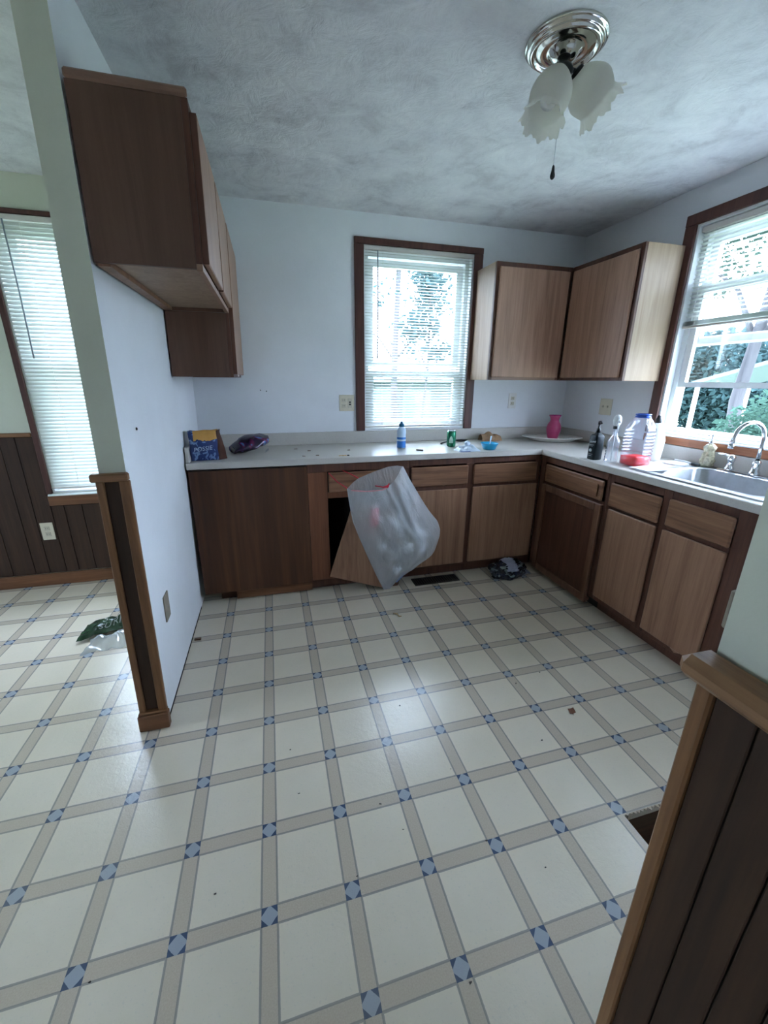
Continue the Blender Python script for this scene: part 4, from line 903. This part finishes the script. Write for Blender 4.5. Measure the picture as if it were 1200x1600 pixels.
def bag_front(u, v):
    p = coons(TF, u, v); e = math.sin(PI*u)**0.6
    bul = 0.055*e*(1-v)**0.8 + 0.115*e*math.sin(PI*min(1, v*1.02))**0.9*(0.55+0.65*u)
    wr = 0.020*noise.noise(Vector((p.x*13, p.y*9, 1.5)))+0.011*abs(noise.noise(Vector((p.x*22, p.y*17, 8))))
    fold = 0.026*math.exp(-((u-0.74+0.22*v)/0.045)**2)*(1-v)+0.020*math.exp(-((u-0.60+0.05*v)/0.035)**2)*(1-v)+0.014*math.exp(-((u-0.88+0.10*v)/0.03)**2)*(1-v)
    for u0, v0, a_ in ((0.62, 0.47, 0.020), (0.85, 0.55, 0.026), (0.45, 0.62, 0.016), (0.30, 0.30, 0.014), (0.75, 0.72, 0.018), (0.93, 0.62, 0.014)): bul += a_*e*math.exp(-((u-u0)/0.07)**2-((v-v0)/0.09)**2)
    return Vector((p.x, 1.664-bul-(wr+fold)*e*min(1, 6*v+0.3), p.y))
def bag_back(u, v):
    p = coons(TB, u, v); e = math.sin(PI*u)
    return Vector((p.x, 1.666+0.004*e, p.y))
bg_ = thing('trash_bag', (0.80, 1.65, 0), 'translucent white drawstring trash bag hanging in front of the open cabinet', 'bag')
bm = nb(); sheet(bm, bag_front, 44, 48); sheet(bm, bag_back, 20, 24); obj('bag_film', bm, 'film', bg_)
bm = nb()
tube(bm, [(0.528, 1.663, 0.747), (0.47, 1.70, 0.785), (0.424, 1.731, 0.836)], 0.0032, 6); tube(bm, [(0.600, 1.664, 0.808), (0.56, 1.71, 0.826), (0.515, 1.731, 0.846)], 0.0032, 6)
obj('drawstring', bm, 'red', bg_)
bm = nb(); tube(bm, [tuple(bag_front(k/12*0.62, 0.0)+Vector((0, -0.002, -0.006))) for k in range(1, 13)], 0.0038, 5); obj('hem_tape', bm, plain('pink_hem', (0.62, 0.25, 0.27, 1), 0.5), bg_)
bm = nb(); tube(bm, [(0.70, 1.625, 0.762), (0.745, 1.60, 0.757), (0.775, 1.60, 0.762), (0.785, 1.605, 0.776), (0.768, 1.60, 0.752)], [0.004, 0.004, 0.009, 0.006, 0.005], 6); obj('drawstring_knot', bm, 'red', bg_)
bm = nb(); tube(bm, [tuple(bag_front(0.0, v/14)) for v in range(0, 15)], 0.003, 5); obj('side_seam', bm, 'film', bg_)
bm = nb(); prism(bm, [(0.86, 0.055), (0.925, 0.12), (0.915, 0.135), (0.848, 0.068)], 1.650, 1.652, lambda u, v, w: (u, w, v)); obj('corner_print', bm, 'wrapblue', bg_)
# the things one sees in the bag
MT['pinkpale'] = plain('pale_pink_plastic', (0.85, 0.16, 0.20, 1), 0.4); MT['offw'] = plain('offwhite_plastic', (0.8, 0.82, 0.84, 1), 0.4)
def inbag(name, c, prof, mat, ax_, ang, label, cat, extra=None):
    m_ = Matrix.Rotation(ang, 4, ax_); t = thing(name, c, label, cat, 'rubbish inside the bag')
    bm = nb(); lathe(bm, prof, c, 18, m_, closed=True); obj('body', bm, mat, t)
    if extra: 
        bm = nb(); lathe(bm, extra[0], c, 18, m_, closed=True); obj(extra[2], bm, extra[1], t)
cy_ = max(bag_front(u, v).y for u in (0.15, 0.22, 0.30, 0.36) for v in (0.08, 0.14, 0.2, 0.27, 0.34))+0.033
inbag('plastic_cup', (0.695, min(cy_+0.010, 1.634), 0.48), [(0.024, 0), (0.028, 0.14)], 'pinkpale', 'Y', 0.04, 'pink cup showing through the upper left of the trash bag', 'cup', ([(0.028, 0.141), (0.029, 0.146), (0.018, 0.16), (0, 0.162)], 'offw', 'cup_lid'))
inbag('water_bottle', (0.87, 1.606, 0.40), [(0.026, 0), (0.03, 0.005), (0.03, 0.13), (0.012, 0.165), (0.012, 0.18)], 'pet', 'Y', 0.25, 'clear bottle showing through the middle of the trash bag', 'bottle', ([(0.014, 0.181), (0.014, 0.196)], 'offw', 'cap'))
inbag('water_bottle', (1.05, 1.610, 0.31), [(0.026, 0), (0.03, 0.005), (0.03, 0.13), (0.012, 0.165), (0.012, 0.18)], 'pet', 'Y', -0.5, 'clear bottle lying at the right bulge of the trash bag', 'bottle', ([(0.014, 0.181), (0.014, 0.196)], 'offw', 'cap'))
inbag('food_tub', (0.83, 1.626, 0.28), [(0.034, 0), (0.04, 0.06)], 'offw', 'X', 0.25, 'pale tub showing low in the middle of the trash bag', 'tub', ([(0.042, 0.061), (0.042, 0.067)], 'pet', 'tub_lid'))
WN = ['white paper wad high in the middle of the trash bag', 'white paper wad at the right shoulder of the trash bag', 'white paper wad at the left edge of the trash bag', 'white paper wad in the middle of the trash bag', 'white paper wad in the right bulge of the trash bag', 'white paper wad near the bottom of the trash bag']
for k, (u, v, r_) in enumerate([(0.52, 0.26, 0.035), (0.66, 0.38, 0.032), (0.22, 0.52, 0.03), (0.50, 0.50, 0.04), (0.66, 0.52, 0.030), (0.48, 0.76, 0.032)]):
    c = bag_front(u, v)+Vector((0, 0.036, 0)); bm = nb(); bmesh.ops.create_icosphere(bm, subdivisions=3, radius=r_)
    for w in bm.verts: w.co.y *= 0.42; w.co = w.co*(1+0.7*noise.noise(w.co*45+Vector((k*3, 1, 2)))) + c
    tag(obj('paper_wad', bm, 'paper', None, tuple(c)), WN[k], 'paper', 'rubbish inside the bag')
t = thing('bottle_ring', (0.985, 1.562, 0.365), 'white ring shaped lid pressed against the front of the trash bag', 'lid', 'rubbish inside the bag')
bm = nb(); tube(bm, [(0.985+0.027*math.cos(a), 1.578, 0.365+0.022*math.sin(a)) for a in [0.3+2.6*k/12 for k in range(13)]], 0.005, 6); obj('ring', bm, 'white', t)

# dark bag at the toe kick
def blob_bag(t, name, c, rx, ry, rz, mats, seed, amp=0.3, pick=None, zmin=0.0006, clampy=None):
    bm = nb(); bmesh.ops.create_icosphere(bm, subdivisions=4, radius=1.0)
    for v in bm.verts:
        n1 = noise.noise(v.co*1.7+Vector((seed, 0, 0))); n2 = noise.noise(v.co*4.5+Vector((0, seed, 0))); n3 = abs(noise.noise(v.co*7+Vector((0, 0, seed))))
        k = 1+amp*(n1*0.9+n2*0.5-n3*0.35)
        v.co = Vector((c[0]+v.co.x*rx*k, c[1]+v.co.y*ry*k, c[2]+v.co.z*rz*k))
        v.co.z = max(v.co.z, zmin)
        if clampy: v.co.y = min(v.co.y, clampy)
    if pick:
        for f in bm.faces: f.material_index = pick(f.calc_center_median())
    return obj(name, bm, mats, t)
MT['navy'] = plain('black_bag_film', (0.007, 0.009, 0.022, 1), 0.22, var=0.4); MT['bagwhite'] = plain('white_patch', (0.30, 0.31, 0.38, 1), 0.4); MT['baggreen'] = plain('grey_green_patch', (0.14, 0.17, 0.15, 1), 0.4)
t = thing('dark_plastic_bag', (1.73, 1.68, 0), 'crumpled dark plastic bag with white patches on the floor at the toe kick', 'bag')
pk = lambda p: 1 if (p.z > 0.07 and 1.68 < p.x < 1.77) else (2 if noise.noise(p*34) > 0.25 else 0)
blob_bag(t, 'bag_body', (1.725, 1.650, 0.050), 0.150, 0.085, 0.078, ['navy', 'bagwhite', 'baggreen'], 3.3, 0.30, pk, clampy=1.725)
bm = nb(); sheet(bm, lambda u, v: Vector((1.85+0.07*u, 1.625+0.06*v, 0.002+0.03*math.sin(PI*u)*abs(noise.noise(Vector((u*3, v*3, 6))))+0.01*u*v)), 8, 8); obj('bag_flap', bm, 'bagwhite', t)

# salad bag in the dining room
MT['salad'] = plain('dark_green_bag_print', (0.020, 0.045, 0.022, 1), 0.25, var=0.45, vs_=14); MT['clearbag'] = clear('clear_bag_film', (0.92, 0.94, 0.95, 1), 0.3, 0.12, 0.36, (0.75, 0.79, 0.82, 1))
t = thing('salad_bag', (-0.87, 1.50, 0), 'dark green salad bag with white lettering on the dining floor behind the partition end', 'bag')
def salad(u, v):
    x_ = -1.015+0.36*u; y_ = 1.50+0.10*u+0.155*v-0.02*v*u
    h = 0.085*math.sin(PI*min(1, 0.08+0.9*u))**0.6*math.sin(PI*(0.1+0.8*v))**0.7
    q = Vector((x_*13, y_*13, 3)); h *= 0.8+0.6*noise.noise(q); h += 0.012*noise.noise(q*2.7)
    return Vector((x_+0.02*noise.noise(q+Vector((8, 2, 1))), y_+0.02*noise.noise(q+Vector((1, 9, 4))), 0.001+max(0.0, h)))
bm = nb(); sheet(bm, salad, 30, 20); obj('printed_film', bm, 'salad', t)
def saladc(u, v):
    x_ = -0.96+0.34*u; y_ = 1.375+0.06*u+0.155*v
    h = 0.062*math.sin(PI*u)**0.5*math.sin(PI*(0.02+0.9*v))**0.8
    q = Vector((x_*16, y_*16, 9)); h *= 0.7+0.8*noise.noise(q); h += 0.014*noise.noise(q*2.3)
    return Vector((x_+0.02*noise.noise(q+Vector((8, 2, 1))), y_+0.02*noise.noise(q+Vector((1, 9, 4))), 0.0012+max(0.0, h)))
bm = nb(); sheet(bm, saladc, 30, 22); obj('clear_film', bm, 'clearbag', t)
MT['lettersw'] = plain('pale_letters', (0.55, 0.58, 0.55, 1), 0.4)
for s_, u_, v_, sz in (('SMART', 0.50, 0.55, 0.054), ('SURIS', 0.47, 0.24, 0.058)):
    o_ = text(s_, sz, Matrix.Identity(4), 'lettering', 'lettersw', t)
    off = WL[t.name]
    for v in o_.data.vertices:
        w = v.co+off; uu = u_+(w.x)*2.6; vv = v_+w.y*5.2
        p = salad(min(0.98, max(0.02, uu)), min(0.98, max(0.02, vv))); v.co = p+Vector((0, -0.003, 0.004))-off

# scraps on the floor
MT['leaf'] = plain('dry_leaf', (0.17, 0.07, 0.035, 1), 0.8)
t = thing('dry_leaf', (1.289, 0.403, 0.0005), 'dry brown leaf scrap on the floor in the middle right of the kitchen', 'leaf')
bm = nb(); sheet(bm, lambda u, v: Vector((1.274+0.03*u+0.006*v, 0.39+0.026*v, 0.001+0.007*abs(u-0.5)+0.003*v)), 4, 4, smooth=False); obj('leaf_blade', bm, 'leaf', t)
bm = nb(); tube(bm, [(1.29, 0.39, 0.003), (1.285, 0.382, 0.002)], 0.0008, 5); obj('leaf_stem', bm, 'leaf', t)
MT['tan'] = plain('tan_scrap', (0.42, 0.28, 0.12, 1), 0.6)
t = thing('food_scrap', (0.766, 1.334, 0.0005), 'small tan scrap on the floor in front of the trash bag', 'scrap')
bm = nb(); tube(bm, [(0.75, 1.36, 0.004), (0.772, 1.345, 0.006), (0.775, 1.318, 0.004), (0.79, 1.315, 0.005)], [0.003, 0.005, 0.004, 0.003], 6); obj('scrap_body', bm, 'tan', t)
t = thing('wall_chip', (XL-0.01, 1.38, 0.0005), 'dark chip of trim at the foot of the left partition', 'chip')
bm = nb(); box(bm, XL-0.012, XL+0.022, 1.372, 1.388, 0.0005, 0.008, 0.002); obj('chip_body', bm, 'crumb', t)
for k, (u, v) in enumerate([(0.565, 0.628), (0.80, -0.095), (0.665, 0.02), (1.07, 0.305), (0.37, 0.22), (0.42, 0.12), (1.15, 0.62), (0.25, 0.03), (0.10, 0.33), (-0.42, -0.02), (1.31, 0.66), (0.47, -0.26), (0.66, 0.28), (0.08, 0.52), (-0.15, 0.09)]):
    bm = nb(); r_ = random.uniform(0.002, 0.0036); box(bm, u-r_, u+r_, v-r_*0.6, v+r_*0.6, 0.0004, 0.003, 0.001); crumple(bm, 0.003, 120, k)
    for w in bm.verts: w.co.z = max(w.co.z, 0.0004)
    tag(obj('floor_crumb', bm, 'metal_dark', None, (u, v, 0)), 'tiny dark speck of dirt on the kitchen vinyl floor', 'crumb', 'specks of dirt on the floor')

# ------------------------------------------------------------------ ceiling light
L0 = Vector((1.127, 0.76, HC))
cl = thing('ceiling_light', L0, 'polished metal ceiling light with two ruffled frosted glass shades and a pull chain', 'light')
bm = nb(); lathe(bm, [(0.0, -0.0005), (0.127, -0.0005), (0.129, -0.006), (0.126, -0.010), (0.121, -0.010), (0.120, -0.016), (0.116, -0.019), (0.111, -0.018), (0.110, -0.024), (0.105, -0.028), (0.098, -0.027), (0.095, -0.019), (0.090, -0.018), (0.080, -0.025), (0.066, -0.026), (0.060, -0.023), (0.052, -0.026), (0.044, -0.036), (0.032, -0.046), (0.018, -0.050), (0, -0.050)], L0, 48); obj('canopy', bm, 'nickel', cl)
MT['bronze'] = plain('dark_metal', (0.05, 0.05, 0.05, 1), 0.3, 0.8)
bm = nb(); lathe(bm, [(0.014, -0.048), (0.014, -0.058), (0.030, -0.064), (0.034, -0.076), (0.028, -0.088), (0.012, -0.096), (0.006, -0.102), (0, -0.103)], L0, 20); obj('hub', bm, 'bronze', cl)
MT['frost'] = thin('frosted_shade_glass', (0.76, 0.73, 0.65, 1), 0.45, 0.3)
MT['bulb'] = plain('white_bulb_glass', (0.8, 0.8, 0.78, 1), 0.25, var=0.02)
def shade(n0, ax_, length, rmax, phase):
    ax_ = Vector(ax_).normalized(); mtx = ax_.to_track_quat('Z', 'Y').to_matrix().to_4x4(); n0 = Vector(n0)
    bm = nb(); tube(bm, [tuple(L0+Vector((0, 0, -0.076))), tuple((L0+Vector((0, 0, -0.08))).lerp(n0, 0.6)+Vector((0, 0, 0.006))), tuple(n0)], 0.007, 8); obj('arm', bm, 'bronze', cl)
    bm = nb(); lathe(bm, [(0.010, -0.008), (0.021, -0.004), (0.022, 0.022), (0.018, 0.034), (0, 0.035)], n0, 16, mtx, closed=True); obj('socket', bm, 'bronze', cl)
    prof = []
    for k in range(29):
        s = k/28; z = 0.004+s*length
        if s < 0.78: r = 0.024+(rmax-0.024)*math.sin(PI/2*min(1, s/0.50))**0.8 - 0.16*rmax*max(0, (s-0.50)/0.28)**1.5
        else: r = rmax*0.84+rmax*0.24*((s-0.78)/0.22)**1.2
        prof.append((r, z))
    z1 = 0.004+length
    def rf(r, z, a):
        e = max(0, (z/z1-0.70)/0.30); return r*(1+e*e*0.085*math.sin(8*a+phase)+e*0.025*math.sin(21*a))
    bm = nb(); rings_ = lathe(bm, prof, n0, 72, mtx, rfun=rf)
    for k, v in enumerate(rings_[-1]): v.co += ax_*(0.006*math.sin(8*2*PI*k/72+phase+1.2)+0.004*math.sin(21*2*PI*k/72))
    for k, v in enumerate(rings_[-2]): v.co += ax_*(0.003*math.sin(8*2*PI*k/72+phase+1.2))
    obj('glass_shade', bm, 'frost', cl)
    bm = nb(); lathe(bm, [(0.013, 0.036), (0.014, 0.05), (0.026, 0.075), (0.029, 0.092), (0.022, 0.112), (0, 0.12)], n0, 16, mtx, closed=False); obj('bulb', bm, 'bulb', cl)
shade((1.097, 0.735, 2.360), (-0.068, -0.020, -0.185), 0.160, 0.066, 0.4)
shade((1.172, 0.745, 2.372), (0.80, -0.02, -0.60), 0.140, 0.072, 2.0)
bm = nb(); tube(bm, [tuple(L0+Vector((0, -0.006, -0.10))), (1.127, 0.752, 2.112)], 0.0014, 6); obj('pull_chain', bm, 'steel', cl)
bm = nb(); lathe(bm, [(0.0015, 0.0), (0.004, -0.004), (0.006, -0.02), (0.0085, -0.030), (0.008, -0.037), (0.004, -0.042), (0, -0.043)], (1.127, 0.752, 2.113), 14); obj('chain_knob', bm, 'black', cl)

# ------------------------------------------------------------------ outdoors
GZ = -0.55
def lawn_mat():
    t = NT('lawn'); v = t.obj(); n = t.noise(v, 0.7, 5, 0.6); n2 = t.noise(v, 30, 4)
    c = t.mix(n, (0.17, 0.21, 0.14, 1), (0.28, 0.32, 0.22, 1)); c = t.mix(t.math('MULTIPLY', n2, 0.4), c, (0.34, 0.36, 0.28, 1)); return t.base(c, 0.9, 0, 0.1)
MT['lawn'] = lawn_mat()
bm = nb(); box(bm, -40, 40, -40, 40, GZ-0.1, GZ); g = struct(obj('ground', bm, 'lawn'))
bm = nb(); box(bm, XF-0.1, XR+0.1, YR-0.1, YB+0.1, GZ, -0.32); struct(obj('foundation', bm, plain('grey_block', (0.3, 0.3, 0.3, 1), 0.9)))
bm = nb(); box(bm, XF-0.3, XR+0.28, YR-0.3, YB+0.28, HC+0.10, HC+0.22); struct(obj('roof_eaves', bm, plain('eave_white', (0.7, 0.7, 0.68, 1), 0.7)))
MT['bark'] = wood('tree_bark', (0.065, 0.06, 0.06, 1), (0.045, 0.042, 0.044, 1), (0.026, 0.025, 0.027, 1), rough=0.9, scale=0.3)
def leafm(name, c):
    t = NT(name); v = t.obj(); n = t.noise(v, 3, 4); df = t.new('ShaderNodeBsdfDiffuse'); tl = t.new('ShaderNodeBsdfTranslucent')
    col = t.mix(n, tuple(x*0.6 for x in c)+(1,), tuple(min(1, x*1.5) for x in c)+(1,)); t.link(col, df.inputs[0]); t.link(col, tl.inputs[0])
    mx = t.new('ShaderNodeMixShader'); mx.inputs[0].default_value = 0.4; t.link(df.outputs[0], mx.inputs[1]); t.link(tl.outputs[0], mx.inputs[2]); t.link(mx.outputs[0], t.out.inputs[0]); return t.m
MT['leafa'] = leafm('green_leaves', (0.036, 0.068, 0.050)); MT['leafb'] = leafm('blue_green_leaves', (0.034, 0.062, 0.062)); MT['leafc'] = leafm('yellow_green_leaves', (0.13, 0.20, 0.08))
def tree(name, x, y_, h, tr, blobs, n, ls, mat, label, cat='tree', lean_=(0, 0), branches=()):
    t = thing(name, (x, y_, GZ), label, cat, 'trees and bushes outside')
    bm = nb(); pts = [(x+lean_[0]*k/6+0.05*math.sin(k*1.3+x), y_+lean_[1]*k/6+0.05*math.sin(k*1.9+y_), GZ+h*k/6) for k in range(7)]
    tube(bm, pts, [tr*(1.15-0.75*k/6) for k in range(7)], 10)
    for (z0, dx, dy, dz, br) in branches:
        k = min(5, int(z0/h*6)); p = Vector(pts[k]); tube(bm, [p, p+Vector((dx*0.4, dy*0.4, dz*0.6)), p+Vector((dx, dy, dz))], [br, br*0.7, br*0.3], 7)
    obj('trunk', bm, 'bark', t)
    V = []; F = []; tot = sum(b[3]*b[4]*b[5] for b in blobs)
    rnd = random.Random(int(x*100+y_*7))
    for bx_, by_, bz, rx, ry, rz in blobs:
        for _ in range(int(n*(rx*ry*rz)/tot)):
            d = Vector((rnd.gauss(0, 1), rnd.gauss(0, 1), rnd.gauss(0, 1))).normalized()*(rnd.random()**0.45)
            c = Vector((x+bx_+d.x*rx, y_+by_+d.y*ry, GZ+bz+d.z*rz))
            if c.z < GZ+0.05: continue
            a = Vector((rnd.gauss(0, 1), rnd.gauss(0, 1), rnd.gauss(0, 0.6))).normalized(); b = a.orthogonal().normalized(); b = (b*math.cos(rnd.random()*6)+a.cross(b)*math.sin(rnd.random()*6))
            s = ls*rnd.uniform(0.6, 1.3); i = len(V)
            V += [c-a*s, c+b*s*0.45, c+a*s, c-b*s*0.45]; F.append((i, i+1, i+2, i+3))
    me = bpy.data.meshes.new('foliage'); o0 = WL[t.name]; me.from_pydata([tuple(v-o0) for v in V], [], F); me.materials.append(MT[mat])
    o = bpy.data.objects.new('foliage', me); COL.objects.link(o); o.parent = t; o['kind'] = 'stuff'
    return t
# beyond the sink window
tree('garden_tree', 7.3, 4.2, 5.0, 0.10, [(0, 0.2, 5.2, 2.0, 2.2, 1.2), (0.3, 1.4, 3.9, 0.9, 1.0, 0.7), (0.1, -1.0, 3.7, 0.9, 0.9, 0.8), (-0.2, 2.2, 4.4, 0.9, 0.9, 0.6)], 20000, 0.05, 'leafa', 'nearest tree with a thick trunk outside the sink window', branches=((3.0, 0.2, 1.3, 1.4, 0.05), (2.8, 0.1, -1.2, 1.4, 0.04)))
tree('leaning_tree', 8.6, 8.2, 5.0, 0.11, [(0.2, 0.6, 4.6, 1.4, 1.4, 0.8), (0.2, -0.4, 3.2, 0.8, 0.8, 0.5)], 5000, 0.08, 'leafa', 'thin leaning tree outside the left part of the sink window', lean_=(0.3, 0.9))
tree('leafy_bush', 5.1, 4.75, 1.2, 0.05, [(0, 0, 0.9, 0.7, 0.95, 0.9), (0.2, -0.7, 0.7, 0.6, 0.6, 0.7)], 20000, 0.040, 'leafb', 'dense blue green bush low in the left of the sink window', 'bush')
tree('leafy_bush', 5.2, 2.0, 1.2, 0.05, [(0, 0, 1.0, 0.7, 1.0, 1.0), (0.1, 0.7, 0.8, 0.5, 0.6, 0.8)], 20000, 0.040, 'leafa', 'dense green bush low in the right of the sink window', 'bush')
tree('hedge_tree', 12.6, 8.6, 3.0, 0.1, [(0, 0, 1.7, 1.2, 2.4, 1.7), (0, -1.6, 1.5, 1.2, 1.4, 1.5)], 22000, 0.10, 'leafb', 'broad dark tree far behind the bushes, seen from the sink', 'tree')
tree('hedge_tree', 12.6, 2.2, 3.0, 0.1, [(0, 0, 1.6, 1.2, 2.4, 1.6), (0, 1.6, 1.4, 1.2, 1.4, 1.4)], 22000, 0.10, 'leafa', 'broad green tree behind the right bush, seen from the sink', 'tree')
# pale canopy among the trees
MT['canvas'] = plain('pale_canvas', (0.13, 0.17, 0.18, 1), 0.8)
pc = thing('garden_canopy', (9.2, 4.2, GZ), 'pale garden canopy with a sloping roof among the trees right of the house', 'canopy')
bm = nb(); prism(bm, [(2.6, 1.95), (4.3, 2.42), (6.0, 1.95), (6.0, 1.88), (4.3, 2.35), (2.6, 1.88)], 8.4, 10.0, lambda u, v, w: (w, u, GZ+v)); obj('canopy_roof', bm, 'canvas', pc)
for y_ in (2.7, 5.9):
    for x in (8.5, 9.9): bx('post', pc, 'vinyl', x-0.03, x+0.03, y_-0.03, y_+0.03, GZ, GZ+1.9)
# beyond the back window
tree('tall_tree', 2.85, 8.4, 7.0, 0.08, [(0.0, 0, 4.6, 0.8, 0.8, 0.5), (0.9, 0.2, 3.6, 0.8, 0.7, 0.5), (0.3, 0, 2.9, 0.5, 0.5, 0.4), (1.4, 0, 4.4, 0.6, 0.6, 0.4), (-0.7, 0.2, 4.3, 0.5, 0.5, 0.25), (0.2, 0.3, 6.0, 1.4, 1.2, 0.8), (-0.3, 0.2, 3.7, 0.45, 0.4, 0.35), (0.5, 0, 2.6, 0.5, 0.4, 0.3)], 3000, 0.06, 'leafb', 'tall tree with sparse leaves seen through the back window blind', branches=((2.6, 1.2, 0.1, 0.9, 0.03), (3.4, -0.9, 0.1, 0.8, 0.02), (2.2, 0.6, 0.2, 0.8, 0.02)))
tree('slim_tree', 2.66, 6.0, 4.2, 0.025, [(0, 0, 3.4, 0.35, 0.35, 0.5), (-0.15, 0, 2.75, 0.35, 0.35, 0.28), (0.2, 0, 2.4, 0.28, 0.28, 0.2)], 1300, 0.055, 'leafb', 'slim tree nearer than the tall tree behind the back window', branches=((2.2, -0.4, 0.1, 0.5, 0.015),))
sh = thing('neighbour_shed', (2.6, 11.5, GZ), 'grey green shed with a low roof beyond the back window', 'shed')
MT['shedtrim'] = plain('mint_trim', (0.09, 0.14, 0.13, 1), 0.6)
MT['siding'] = plain('green_grey_siding', (0.040, 0.060, 0.055, 1), 0.7)
bm = nb()
for k in range(14): prism(bm, [(GZ+0.002+k*0.14, 10.2), (GZ+0.14+k*0.14, 10.215), (GZ+0.14+k*0.14, 10.24), (GZ+0.002+k*0.14, 10.24)], -0.5, 6.2, lambda u, v, w: (w, v, u))
box(bm, -0.5, 6.2, 10.24, 13.0, GZ+0.002, GZ+1.96); o_ = obj('siding', bm, 'siding', sh); o_['kind'] = 'stuff'
bm = nb(); prism(bm, [(9.9, 1.90), (11.6, 2.55), (13.3, 1.90), (13.3, 1.97), (11.6, 2.63), (9.9, 1.97)], -0.8, 6.5, lambda u, v, w: (w, u, GZ+v)); obj('shed_roof', bm, plain('grey_roof', (0.20, 0.21, 0.22, 1), 0.7), sh)
for x in (1.6, 3.6):
    w_ = bx('shed_window', sh, 'shedtrim', x, x+0.8, 10.17, 10.199, GZ+0.9, GZ+1.7); bx('pane', w_, 'glass', x+0.05, x+0.75, 10.16, 10.169, GZ+0.95, GZ+1.65)
bx('shed_door', sh, 'shedtrim', 2.6, 3.3, 10.17, 10.199, GZ+0.01, GZ+1.75)
# beyond the dining windows
tree('leafy_bush', -2.2, 5.2, 1.4, 0.06, [(0, 0, 1.2, 1.1, 0.9, 1.2), (0.8, 0.2, 1.7, 0.8, 0.8, 0.9)], 3200, 0.07, 'leafc', 'yellow green bush outside the dining room window', 'bush')
tree('garden_tree', -1.2, 8.0, 5.0, 0.16, [(0, 0, 4.6, 1.6, 1.6, 1.3), (0.6, 0, 3.0, 1.0, 1.0, 0.8)], 3000, 0.09, 'leafc', 'yellow green tree behind the bush outside the dining room', 'tree')
